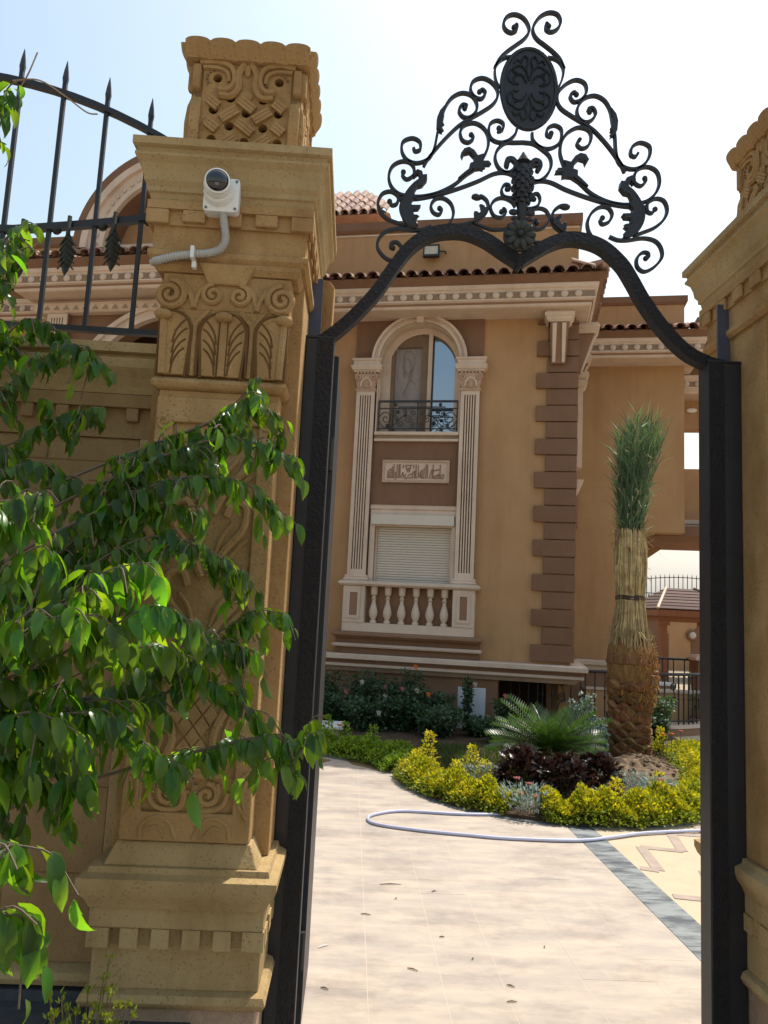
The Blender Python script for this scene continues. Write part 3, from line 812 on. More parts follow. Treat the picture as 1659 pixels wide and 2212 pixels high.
def tiles(x0, x1, y, z, rows, par, ang=0.0, org=None, step=TP, tilt=0.0):
    n = int(round((x1 - x0) / step))
    for r_ in range(rows):
        for k in range(n + 1):
            p = x0 + k * step
            lx, ly = p, y + r_ * 0.42
            if org is not None:
                dx, dy = p, r_ * 0.42
                lx = org[0] + dx * math.cos(ang) - dy * math.sin(ang)
                ly = org[1] + dx * math.sin(ang) + dy * math.cos(ang)
            jz = random.uniform(-0.006, 0.006)
            put('roof_tile', tme, par, (lx, ly, z + r_ * 0.151 + jz), (tilt, 0, ang + random.uniform(-0.02, 0.02)))
            if k < n and r_ == 0:
                h = step / 2
                put('pan_tile', pme, par, (lx + h * math.cos(ang), ly + h * math.sin(ang), z - 0.012), (tilt, 0, ang))
roof = part('roof', MB().add([(-4.3, -0.62, 6.207), (3.80, -0.62, 6.207), (3.80, 9.0, 6.207), (3.42, 0.4, 6.58), (3.42, 9.0, 6.58), (-4.3, 0.4, 6.58), (-4.3, 9.0, 6.58)],
      [(0, 1, 3, 5), (1, 2, 4, 3), (5, 3, 4, 6)]), M['tile'], villa)
tiles(-0.72, 3.72, -0.68, 6.215, 2, roof)
tiles(0, 2.6, 0, 6.215, 1, roof, R(90), (3.84, -0.50))
part('hip_tile', MB().tube([(3.80, -0.68, 6.29), (3.42, 0.2, 6.60)], 0.075, 8), M['tile'], roof, True)
# parapet above the eaves
par_ = part('parapet', MB().box(-4.2, FX1 + 0.02, -0.02, 0.2, 6.45, 7.20), M['stucco'], villa)
part('parapet', MB().box(FX1 - 0.2, FX1 + 0.02, 0.2, 8.0, 6.45, 7.20), M['stucco'], villa)
part('coping', MB().mould([(-0.25, 7.2), (0.02, 7.2), (0.05, 7.24), (0.05, 7.36), (-0.25, 7.36)], [(-4.2, -0.02), (FX1 + 0.02, -0.02), (FX1 + 0.02, 8.0)]), M['stucco_brown'], villa)
part('parapet_line', MB().mould([(-0.02, 7.155), (0.012, 7.155), (0.012, 7.175), (-0.02, 7.175)], [(-4.2, -0.02), (FX1 + 0.02, -0.02), (FX1 + 0.02, 8.0)]), M['cream'], villa)
# stair tower behind, tiled
part('tower', MB().box(-2.4, -0.12, 3.0, 6.5, 6.6, 9.0), M['stucco'], villa)
part('tower_roof', MB().add([(-2.7, 2.6, 8.98), (0.12, 2.6, 8.98), (0.12, 6.9, 8.98), (-2.7, 6.9, 8.98), (-1.9, 3.7, 9.92), (-0.7, 3.7, 9.92), (-1.9, 5.8, 9.92), (-0.7, 5.8, 9.92)],
     [(0, 1, 5, 4), (1, 2, 7, 5), (2, 3, 6, 7), (3, 0, 4, 6), (4, 5, 7, 6), (0, 3, 2, 1)]), M['tile'], villa)
tw_ = villa.children[-1]
for r_ in range(5):
    tiles(-2.6 + 0.20 * r_, 0.06 - 0.19 * r_, 2.55 + 0.26 * r_, 8.99 + 0.222 * r_, 1, tw_, tilt=R(21))
part('tower_band', MB().box(-2.43, -0.09, 2.97, 6.53, 8.80, 8.88), M['stucco_brown'], villa)
part('chimney', MB().box(-1.6, -0.95, 3.9, 4.4, 9.2, 10.1), M['stucco_mauve'], villa)

# corner corbels
def corbel(par, org, ang):
    e = thing_part('corbel', par, org, ang)
    return e
def thing_part(name, par, org, ang):
    m = MB().add([(-0.10, -0.02, 5.10), (0.10, -0.02, 5.10), (-0.13, -0.24, 5.64), (0.13, -0.24, 5.64), (-0.13, -0.02, 5.64), (0.13, -0.02, 5.64), (-0.10, -0.06, 5.10), (0.10, -0.06, 5.10)],
                 [(0, 1, 7, 6), (6, 7, 3, 2), (2, 3, 5, 4), (0, 6, 2, 4), (1, 5, 3, 7), (0, 4, 5, 1)])
    c = part(name, m, M['stucco_mauve'], par, loc=(org[0], org[1], 0), rot=(0, 0, ang))
    cap_ = part('corbel_cap', MB().mould([(-0.3, 5.64), (0.0, 5.64), (0.03, 5.67), (0.03, 5.70), (0.055, 5.72), (0.055, 5.765), (0.03, 5.775), (0.03, 5.797), (-0.3, 5.797)], [(-0.15, -0.02), (-0.15, -0.26), (0.15, -0.26), (0.15, -0.02)]), M['cream'], c)
    for x in (-0.085, 0.045):
        part('corbel_fillet', MB().add([(x, -0.055, 5.11), (x + 0.04, -0.055, 5.11), (x, -0.085, 5.11), (x + 0.04, -0.085, 5.11), (x - 0.01, -0.235, 5.62), (x + 0.05, -0.235, 5.62), (x - 0.01, -0.265, 5.62), (x + 0.05, -0.265, 5.62)],
             [(0, 1, 3, 2), (4, 6, 7, 5), (2, 3, 7, 6), (0, 2, 6, 4), (1, 5, 7, 3), (0, 4, 5, 1)]), M['cream'], c)
    return c
corbel(villa, (3.20, -0.03), 0)
corbel(villa, (FX1 + 0.03, 0.35), R(90))
corbel(villa, (FX1 + 0.03, 1.7), R(90))
# window on the side wall, seen edge on
part('side_pilaster', MB().box(FX1, FX1 + 0.17, 0.9, 1.15, 3.8, 5.05), M['cream'], villa)
part('side_capital', MB().mould([(-0.1, 5.05), (0.02, 5.05), (0.06, 5.10), (0.06, 5.15), (0.03, 5.16), (0.08, 5.22), (0.08, 5.27), (-0.1, 5.27)], [(FX1, 0.9), (FX1 + 0.17, 0.9), (FX1 + 0.17, 1.15), (FX1, 1.15)]), M['cream'], villa)
part('side_sill', MB().frustum((FX1, FX1 + 0.05, 0.8, 1.9), (FX1, FX1 + 0.2, 0.8, 1.9), 3.35, 3.6), M['cream'], villa)
part('side_panel', MB().box(FX1, FX1 + 0.12, 0.9, 1.8, 2.9, 3.35), M['stucco_mauve'], villa)

# right wing with its passage -------------------------------------
WX1 = 5.32
wing = part('wing_wall', MB().box(FX1, 4.72, WY, WY + 0.3, 0, 3.0).box(FX1, WX1, WY, WY + 0.3, 3.001, 5.95), M['stucco'], villa)
part('wing_wall', MB().box(4.42, 4.72, WY + 0.3, WY + 2.9, 0, 3.0), M['stucco'], villa)
part('wing_wall', MB().box(WX1 - 0.3, WX1, WY + 0.3, WY + 1.0, 3.0, 5.95), M['stucco'], villa)
part('soffit', MB().box(3.2, 9.5, WY + 0.31, WY + 2.88, 2.985, 3.15), M['stucco_brown'], villa)
part('passage_haunch', MB().prism([(4.721, 2.58), (5.15, 2.80), (5.40, 2.984), (4.721, 2.984)], WY + 2.6, WY + 2.85), M['stucco'], villa)
part('wing_plinth', MB().mould([(-0.1, 0.905), (0.10, 0.905), (0.12, 0.89), (0.12, 0.83), (0.07, 0.80), (0.07, 0.72), (0.03, 0.69), (-0.1, 0.69)], [(FX1, WY), (4.72, WY)]), M['cream'], villa)
part('wing_foot', MB().box(FX1, 4.73, WY - 0.02, WY, 0, 0.69), M['stucco_mauve'], villa)
wing_path = [(3.3, WY - 0.25), (WX1 - 0.02, WY - 0.25), (WX1 - 0.02, WY + 1.2)]
c1 = cornice(wing_path, None, villa)
rounds(3.75, 5.5, WY - 0.487, 5.957, c1)
wr = part('wing_roof', MB().add([(3.3, WY - 0.62, 6.207), (5.7, WY - 0.62, 6.207), (5.7, 8, 6.207), (5.32, WY + 0.3, 6.55), (5.32, 8, 6.55), (3.3, WY + 0.3, 6.55), (3.3, 8, 6.55)],
      [(0, 1, 3, 5), (1, 2, 4, 3), (5, 3, 4, 6)]), M['tile'], villa)
tiles(3.85, 5.65, WY - 0.68, 6.215, 2, wr)
part('wing_parapet', MB().box(3.46, WX1, WY - 0.02, WY + 0.2, 6.4, 6.86), M['stucco'], villa)
part('wing_coping', MB().mould([(-0.22, 6.86), (0.02, 6.86), (0.05, 6.9), (0.05, 7.0), (-0.22, 7.0)], [(3.46, WY - 0.02), (WX1, WY - 0.02), (WX1, WY + 3)]), M['stucco_brown'], villa)
# bridging loggia further right
LY = 3.2
LO = LY
part('loggia_parapet', MB().box(WX1, 10, LY, LY + 0.2, 3.0, 4.25), M['stucco'], villa)
part('loggia_beam', MB().box(WX1, 10, LY, LY + 0.25, 4.96, 5.48), M['stucco'], villa)
part('loggia_band', MB().box(WX1, 10, LY - 0.08, LY - 0.001, 3.27, 3.34), M['cream'], villa)
part('loggia_band', MB().box(WX1, 10, LY - 0.05, LY - 0.001, 3.2, 3.269), M['cream'], villa)
c2 = part('loggia_cornice', MB().mould([(o, z - 0.32) for o, z in CORN], [(WX1, LY - 0.25), (10, LY - 0.25)]), M['cream'], villa)
part('frieze_ground', MB().mould([(0.2, 5.595), (0.2375, 5.595), (0.2375, 5.679), (0.2, 5.679)], [(WX1 + 0.01, LY - 0.25), (10, LY - 0.25)]), M['frieze'], c2)
rounds(5.45, 9.5, LY - 0.487, 5.637, c2)
part('loggia_fill', MB().box(WX1, 10, LY - 0.2, LY + 0.2, 5.781, 6.15), M['stucco'], villa)
lr = part('loggia_roof', MB().add([(5.3, LY - 0.6, 6.1), (10, LY - 0.6, 6.1), (10, LY + 1.2, 6.6), (5.3, LY + 1.2, 6.6)], [(0, 1, 2, 3)]), M['tile'], villa)
tiles(5.5, 8.5, LY - 0.66, 6.11, 2, lr)
part('loggia_upper_wall', MB().box(5.9, 10, LY + 0.6, LY + 0.8, 6.3, 7.1), M['stucco'], villa)
part('loggia_coping', MB().box(5.85, 10, LY + 0.55, LY + 0.85, 7.1, 7.25), M['stucco_brown'], villa)
single('downlight', MB().lathe([(0.09, 0), (0.09, 0.03), (0.06, 0.04)], (0, 0), 14).xf(Matrix.Diagonal((1, 0.45, 1, 1))), M['white_plastic'], 'small white oval light on the loggia beam of the right wing', 'light',
       loc=VL(5.63, LY - 0.005, 5.30), rot=(R(90), 0, -VA), smooth=True)

# left portico behind the fence ------------------------------------
PX0, PX1, PY = -4.1, -0.72, -1.0
part('portico_wall', MB().prism([(PX0, 0), (PX1, 0), (PX1, 5.72), (PX0, 5.72)], PY, PY + 0.25, [[(-3.55, 2.0), (-0.75, 2.0), (-0.75, 3.9)] + arc_pts(-2.15, 4.12, 1.42, 20, R(5), R(175)) + [(-3.55, 3.9)]]), M['stucco_brown'], villa)
ar = part('portico_arch', MB().arch(-2.13, 4.07, 1.47, 1.66, PY - 0.1, PY - 0.001, R(5), R(175), 40), M['cream'], villa)
part('arch_bead', MB().arch(-2.13, 4.07, 1.60, 1.67, PY - 0.14, PY - 0.1, R(5), R(175), 40), M['cream'], ar)
part('arch_bead', MB().arch(-2.13, 4.07, 1.46, 1.52, PY - 0.13, PY - 0.099, R(5), R(175), 40), M['cream'], ar)
part('portico_inside', MB().box(PX0 + 0.3, PX1 - 0.3, -0.06, -0.03, 0, 5.7), M['dark_wood'], villa)
for xx in (PX0, PX1 - 0.25):
    part('portico_side', MB().box(xx, xx + 0.25, PY + 0.25, -0.002, 0, 5.72), M['stucco'], villa)
for x0 in (-4.17, -1.02):
    pilaster(x0, x0 + 0.32, 3.3, 5.60, PY - 0.001, PY - 0.11, 5, villa)
ent = part('entablature', MB().box(-4.3, -0.6, PY - 0.1, PY + 0.2, 5.725, 5.795), M['cream'], villa)
ent2 = part('dentil_band', MB().mould([(-0.2, 5.605), (0.12, 5.605), (0.16, 5.63), (0.16, 5.70), (0.20, 5.722), (-0.2, 5.722)], [(-4.2, -0.9), (-4.2, PY), (-0.7, PY), (-0.7, -0.9)]), M['cream'], villa)
for k in range(22):
    x = -4.2 + 0.155 * k
    part('fret', MB().add([(x, PY - 0.172, 5.635), (x + 0.1, PY - 0.172, 5.635), (x + 0.05, PY - 0.172, 5.695), (x, PY - 0.159, 5.635), (x + 0.1, PY - 0.159, 5.635), (x + 0.05, PY - 0.159, 5.695)],
         [(0, 1, 2), (3, 5, 4), (0, 3, 4, 1), (1, 4, 5, 2), (2, 5, 3, 0)]), M['groove'], ent2)
c3 = cornice([(-4.3, -0.5), (-4.3, PY - 0.25), (-0.55, PY - 0.25), (-0.55, -0.5)], None, villa)
rounds(-4.4, -0.5, PY - 0.487, 5.957, c3)
pr = part('portico_roof', MB().box(-4.55, -0.3, PY - 0.55, 0.0, 6.207, 6.23), M['tile'], villa)
tiles(-4.5, -3.72, PY - 0.66, 6.235, 2, pr)
tiles(-3.5, -0.4, PY - 0.66, 6.235, 1, pr)
part('portico_ledge', MB().box(-3.6, -0.6, PY - 0.35, PY + 0.3, 6.38, 6.5), M['cream'], villa)
# arched pediment
PCX, PCZ = -2.15, 6.40
ped = part('pediment_arch', MB().arch(PCX, PCZ, 1.0, 1.47, PY - 0.42, PY + 0.2, 0, PI, 40), M['stucco_brown'], villa)
part('pediment_rib', MB().arch(PCX, PCZ, 1.06, 1.36, PY - 0.47, PY - 0.42, 0, PI, 40), M['cream'], ped)
part('pediment_rib', MB().arch(PCX, PCZ, 1.25, 1.35, PY - 0.52, PY - 0.47, 0, PI, 40), M['cream'], ped)
part('pediment_rib', MB().arch(PCX, PCZ, 1.0, 1.07, PY - 0.50, PY - 0.42, 0, PI, 40), M['cream'], ped)
part('pediment_rib', MB().arch(PCX, PCZ, 1.36, 1.48, PY - 0.50, PY - 0.421, 0, PI, 40), M['stucco_brown'], ped)
for k in range(28):
    a = PI * (k + 0.5) / 28
    part('pediment_dentil', MB().ball((PCX + 1.13 * math.cos(a), PY - 0.475, PCZ + 1.13 * math.sin(a)), 0.03, 6, 4), M['cream'], ped)
part('pediment_panel', MB().prism([(PCX - 1.0, PCZ), (PCX + 1.0, PCZ)] + arc_pts(PCX, PCZ, 1.0), PY - 0.1, PY), M['stucco'], villa)
# eaves of the far left bay
c4 = cornice([(-9.0, -0.25), (-4.31, -0.25)], None, villa)
rounds(-8.8, -4.5, -0.487, 5.957, c4)
tiles(-8.9, -4.6, -0.68, 6.215, 1, c4)
part('parapet', MB().box(FX0, -4.2, -0.02, 0.2, 6.2, 7.20), M['stucco'], villa)
part('coping', MB().mould([(-0.25, 7.2), (0.02, 7.2), (0.05, 7.24), (0.05, 7.36), (-0.25, 7.36)], [(FX0, -0.02), (-4.2, -0.02)]), M['stucco_brown'], villa)

# floodlight on the parapet
fl = thing('floodlight', 'small black framed floodlight on the ochre parapet above the eaves', 'floodlight', VL(1.33, -0.03, 6.83), -VA)
part('frame', MB().prism([(-0.12, -0.09), (0.12, -0.09), (0.12, 0.09), (-0.12, 0.09)], -0.13, -0.06, [[(-0.1, -0.06), (0.1, -0.06), (0.1, 0.07), (-0.1, 0.07)]]), M['iron'], fl)
part('lamp_face', MB().box(-0.1, 0.1, -0.12, -0.07, -0.06, 0.07), M['lamp_glass'], fl)
part('bracket', MB().box(-0.06, 0.06, -0.06, 0.01, -0.04, 0.02), M['iron'], fl)
part('cable', MB().tube([(0.12, -0.08, 0.0), (0.2, -0.03, 0.02), (0.21, -0.005, 0.0)], 0.012, 6), M['iron'], fl)

# ================================================================== gate pillars
def rect(hx, y0, y1):
    return [(-hx, y0), (hx, y0), (hx, y1), (-hx, y1)]       # counter-clockwise: outward is to the right
def carve(par, name, pts, r, y, mt='stone', sm=True):
    return part(name, MB().tube(to3(spline(pts, 5) if len(pts) > 2 else pts, y), r, 6), M[mt], par, sm)

def make_pillar(loc, label):
    t = thing('gate_pillar', label, 'pillar', loc)
    S, P_ = M['stone'], M['stone_pale']
    part('plinth', MB().box(-0.238, 0.238, -0.238, 0.238, -0.05, 0.335), M['stone_pink'], t, bev=0.004)
    part('base_torus', MB().mould([(-0.2, 0.335), (0.0, 0.335), (0.022, 0.345), (0.03, 0.362), (0.022, 0.38), (0.004, 0.388), (-0.2, 0.388)], rect(0.238, -0.24, 0.24), True), P_, t, True)
    part('base_block', MB().box(-0.243, 0.243, -0.243, 0.243, 0.388, 0.511), P_, t, bev=0.003)
    bb = part('base_band', MB().box(-0.25, 0.25, -0.278, 0.278, 0.566, 0.625).box(-0.244, 0.244, -0.246, 0.246, 0.511, 0.566), P_, t, bev=0.003)
    for s in (-1, 1):
        for k in range(6):
            w2 = 0.025 if 0 < k < 5 else 0.031
            xc = -0.222 + k * 0.0888
            part('dentil', MB().box(xc - w2, xc + w2, s * 0.262 - 0.016, s * 0.262 + 0.016, 0.511, 0.565), P_, bb)
        for k in range(5):
            yc = -0.22 + k * 0.11
            part('dentil', MB().box(s * 0.249 - 0.006, s * 0.249 + 0.006, yc - 0.03, yc + 0.03, 0.511, 0.565), P_, bb)
    part('base_ledge', MB().mould([(-0.2, 0.625), (0.0, 0.625), (0.012, 0.65), (0.026, 0.668), (0.034, 0.69), (0.034, 0.712), (0.01, 0.722), (0.006, 0.738), (-0.2, 0.738)], rect(0.25, -0.29, 0.29), True), P_, t, True)
    part('body', MB().box(-0.24, 0.24, -0.15, 0.15, 0.738, 2.57), S, t, bev=0.004)
    for s in (-1, 1):
        e = bpy.data.objects.new('pilaster', None)
        m = MB().box(-0.19, 0.19, -0.25, -0.15, 0.8, 2.166)
        p = part('pilaster', m, S, t, rot=(0, 0, 0 if s < 0 else PI), bev=0.004)
        bpy.data.objects.remove(e)
        part('pilaster_foot', MB().frustum((-0.222, 0.222, -0.285, -0.15), (-0.195, 0.195, -0.256, -0.15), 0.738, 0.80), P_, p, bev=0.004)
        # raised frame and carvings
        part('panel_frame', MB().prism([(-0.19, 0.803), (0.19, 0.803), (0.19, 2.14), (-0.19, 2.14)], -0.266, -0.25, [[(-0.135, 0.885), (0.135, 0.885), (0.135, 2.06), (-0.135, 2.06)]]), S, p, bev=0.005)
        for q in (-1, 1):
            carve(p, 'vase_rim', [(q * 0.055, 0.995), (q * 0.075, 1.04), (q * 0.06, 1.09), (q * 0.075, 1.15), (q * 0.115, 1.22), (q * 0.122, 1.28), (q * 0.10, 1.33), (q * 0.06, 1.34)], 0.013, -0.254)
            carve(p, 'vase_line', [(q * 0.085, 1.0), (q * 0.098, 1.06), (q * 0.09, 1.10), (q * 0.11, 1.17)], 0.006, -0.253)
            carve(p, 'scroll_carving', spiral(q * 0.055, 0.935, 0.036, 1.4, PI * 0.5, -q, 14) , 0.009, -0.254)
            carve(p, 'scroll_carving', [(q * 0.02, 0.965), (q * 0.012, 0.92), (q * 0.03, 0.895), (q * 0.075, 0.893), (q * 0.105, 0.91), (q * 0.118, 0.945)], 0.010, -0.254)
            carve(p, 'leaf_carving', [(q * 0.04, 0.905), (q * 0.07, 0.915), (q * 0.09, 0.94), (q * 0.085, 0.97)], 0.007, -0.254)
            carve(p, 'leaf_carving', [(q * 0.025, 0.812), (q * 0.05, 0.86), (q * 0.09, 0.872), (q * 0.125, 0.85), (q * 0.13, 0.815)], 0.006, -0.266)
            carve(p, 'leaf_carving', [(q * 0.055, 0.815), (q * 0.08, 0.845), (q * 0.105, 0.84)], 0.005, -0.266)
            carve(p, 'leaf_carving', [(q * 0.178, 0.87), (q * 0.15, 0.92), (q * 0.152, 0.98), (q * 0.178, 1.01)], 0.006, -0.266)
            carve(p, 'leaf_carving', [(q * 0.172, 0.89), (q * 0.162, 0.94), (q * 0.17, 0.985)], 0.005, -0.266)
            # big leaves above the vase
            for z0 in (1.36, 1.58, 1.78):
                carve(p, 'leaf_carving', [(q * 0.012, z0), (q * 0.05, z0 + 0.08), (q * 0.105, z0 + 0.15), (q * 0.112, z0 + 0.22), (q * 0.07, z0 + 0.235), (q * 0.05, z0 + 0.19)], 0.012, -0.254)
                carve(p, 'leaf_carving', [(q * 0.02, z0 + 0.03), (q * 0.04, z0 + 0.12), (q * 0.075, z0 + 0.17)], 0.007, -0.253)
                carve(p, 'leaf_carving', [(q * 0.05, z0 + 0.03), (q * 0.09, z0 + 0.09), (q * 0.12, z0 + 0.12)], 0.007, -0.253)
            carve(p, 'scroll_carving', spiral(q * 0.162, 2.06, 0.026, 1.3, 0, q, 12), 0.006, -0.266)
            carve(p, 'leaf_carving', [(q * 0.165, 1.95), (q * 0.15, 2.0), (q * 0.162, 2.03)], 0.006, -0.266)
        part('vase_neck', MB().box(-0.10, 0.10, -0.264, -0.249, 0.985, 1.0).box(-0.075, 0.075, -0.262, -0.249, 1.0, 1.012), S, p)
        # lattice: raised lozenges leave the dark grooves
        for r_ in range(9):
            for c_ in range(-2, 3):
                zc = 1.035 + r_ * 0.033
                xc = c_ * 0.05 + (0.025 if r_ % 2 else 0)
                lim = 0.042 + max(0, (zc - 1.10)) * 0.27
                if abs(xc) > lim: continue
                part('lozenge', MB().prism([(xc, zc - 0.030), (xc + 0.0225, zc), (xc, zc + 0.030), (xc - 0.0225, zc)], -0.2565, -0.249), S, p)
        carve(p, 'flame_carving', [(0, 0.90), (-0.018, 0.915), (0, 0.945), (0.018, 0.915), (0, 0.90)], 0.006, -0.254)
        part('astragal', MB().mould([(-0.1, 2.166), (0.004, 2.166), (0.02, 2.176), (0.024, 2.188), (0.018, 2.2), (0.004, 2.208), (-0.1, 2.208)], [(-0.19, -0.15), (-0.19, -0.25), (0.19, -0.25), (0.19, -0.15)]), S, p, True)
        # acanthus capital
        cp = part('capital', MB().frustum((-0.178, 0.178, -0.245, -0.15), (-0.2, 0.2, -0.262, -0.15), 2.208, 2.43), S, t, rot=(0, 0, 0 if s < 0 else PI))
        for xc in (-0.178, 0, 0.178):
            hw = 0.075
            yb = -0.268
            ed = [(xc - 0.064, 2.212), (xc - 0.070, 2.29), (xc - hw, 2.36), (xc - 0.062, 2.40), (xc - 0.035, 2.422), (xc, 2.429), (xc + 0.035, 2.422), (xc + 0.062, 2.40), (xc + hw, 2.36), (xc + 0.070, 2.29), (xc + 0.064, 2.212)]
            ed = [(max(-0.205, min(0.205, a)), b) for a, b in ed]
            lf = part('acanthus_leaf', MB().prism(ed, -0.268, -0.24), S, cp, bev=0.004)
            carve(lf, 'leaf_rim_shade', [(a * 0.985, b - 0.006) for a, b in ed], 0.0052, -0.2665, 'groove_shade')
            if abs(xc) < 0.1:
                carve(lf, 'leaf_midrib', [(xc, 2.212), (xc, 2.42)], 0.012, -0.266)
                for q in (-1, 1): carve(lf, 'midrib_shade', [(xc + q * 0.0135, 2.212), (xc + q * 0.0135, 2.415)], 0.0035, -0.2665, 'groove_shade')
            else:
                carve(lf, 'leaf_midrib', [(xc * 1.04, 2.212), (xc * 1.08, 2.42)], 0.012, -0.268)
            for q in (-1, 1):
                for k, zz in enumerate((2.222, 2.252, 2.288, 2.322)):
                    x2 = xc + q * (0.058 + 0.003 * k)
                    x1_ = xc + q * 0.016
                    x2 = max(-0.2, min(0.2, x2))
                    if abs(x1_) > 0.195: continue
                    carve(lf, 'leaf_vein', [(x1_ + q * 0.004, zz - 0.006), (x1_ + (x2 - x1_) * 0.22, zz + 0.030), (x1_ + (x2 - x1_) * 0.6, zz + 0.062), (x2, zz + 0.078)], 0.0046, -0.2655, 'groove_shade')  # dark strips drawn as the shade of carved veins
            part('leaf_tip', MB().ball((xc * 1.08, -0.275, 2.405), 0.03, 8, 6, (1, 0.7, 0.6)), S, lf, True)
        for q in (-1, 1):
            carve(cp, 'stalk', [(q * 0.09, 2.212), (q * 0.09, 2.37), (q * 0.075, 2.40), (q * 0.05, 2.43)], 0.011, -0.258)
            for q2 in (-1, 1): carve(cp, 'stalk_shade', [(q * 0.09 + q2 * 0.012, 2.212), (q * 0.09 + q2 * 0.013, 2.38)], 0.004, -0.2675, 'groove_shade')  # groove shade beside the stalk, put in as dark strips
            carve(cp, 'stalk', [(q * 0.09, 2.37), (q * 0.105, 2.40), (q * 0.13, 2.43)], 0.009, -0.258)
        part('volute_block', MB().box(-0.205, 0.205, -0.262, -0.15, 2.431, 2.55), S, cp, bev=0.004)
        for q in (-1, 1):
            carve(cp, 'volute', spiral(q * 0.178, 2.475, 0.05, 2.0, PI / 2, q, 26), 0.011, -0.268)
            carve(cp, 'volute', spiral(q * 0.042, 2.482, 0.036, 1.6, PI / 2, -q, 20), 0.009, -0.266)
            carve(cp, 'volute_stem', [(q * 0.178, 2.525), (q * 0.135, 2.51), (q * 0.11, 2.47), (q * 0.10, 2.435)], 0.010, -0.264)
            carve(cp, 'volute_stem', [(q * 0.042, 2.52), (q * 0.08, 2.50), (q * 0.095, 2.46), (q * 0.10, 2.435)], 0.009, -0.264)
        part('abacus_flower', MB().frustum((-0.06, 0.06, -0.275, -0.2), (-0.09, 0.09, -0.292, -0.2), 2.515, 2.578), S, cp, bev=0.005)
    part('abacus', MB().mould([(-0.2, 2.552), (0.0, 2.552), (0.012, 2.57), (0.012, 2.585), (-0.2, 2.585)], rect(0.222, -0.266, 0.266), True), S, t)
    part('architrave', MB().mould([(-0.2, 2.585), (0.0, 2.585), (0.012, 2.598), (0.012, 2.615), (0.0, 2.624), (0.0, 2.70), (-0.2, 2.70)], rect(0.245, -0.275, 0.275), True), S, t)
    fr = part('frieze', MB().box(-0.252, 0.252, -0.285, 0.285, 2.70, 2.775), S, t)
    for s in (-1, 1):
        part('frieze_band', MB().box(-0.266, 0.266, s * 0.293 - 0.0085, s * 0.293 + 0.0085, 2.748, 2.775), S, fr)
        for k in range(5):
            xc = -0.232 + k * 0.116
            part('key_block', MB().box(xc - 0.036, xc + 0.036, s * 0.293 - 0.0075, s * 0.293 + 0.008, 2.708 if k % 2 else 2.70, 2.7475), S, fr, bev=0.003)
        part('frieze_band', MB().box(s * 0.2595 - 0.0065, s * 0.2595 + 0.0065, -0.284, 0.284, 2.748, 2.775), S, fr)
        for k in range(5):
            yc = -0.25 + k * 0.125
            part('key_block', MB().box(s * 0.2595 - 0.006, s * 0.2595 + 0.006, yc - 0.034, yc + 0.034, 2.70, 2.7475), S, fr, bev=0.003)
    part('cornice', MB().mould([(-0.2, 2.776), (0.0, 2.776), (0.004, 2.80), (0.012, 2.804), (0.012, 2.82), (0.022, 2.835), (0.026, 2.862), (0.034, 2.888), (0.05, 2.905), (0.05, 2.914), (0.043, 2.918), (0.043, 2.932), (0.058, 2.937), (0.058, 2.962), (-0.2, 2.962)],
         rect(0.258, -0.292, 0.292), True), P_, t)
    part('cornice_top', MB().box(-0.25, 0.25, -0.28, 0.28, 2.85, 2.961), P_, t)
    part('rear_bracket', MB().prism([(0.245, 2.60), (0.315, 2.60), (0.318, 2.79), (0.30, 2.815), (0.26, 2.822), (0.245, 2.815)], 0.33, 0.42), S, t, bev=0.006)
    return t

pl_left = make_pillar((-0.455, 2.65, 0), 'carved sandstone gate pillar with the white camera on its frieze')
pl_right = copy_tree(pl_left)
pl_right.location = (1.615, 2.65, 0)
pl_right['label'] = 'carved sandstone gate pillar cut off by the picture edge, right of the gate opening'
for o in (pl_left, pl_right): o['group'] = 'stone pillars of the gate'

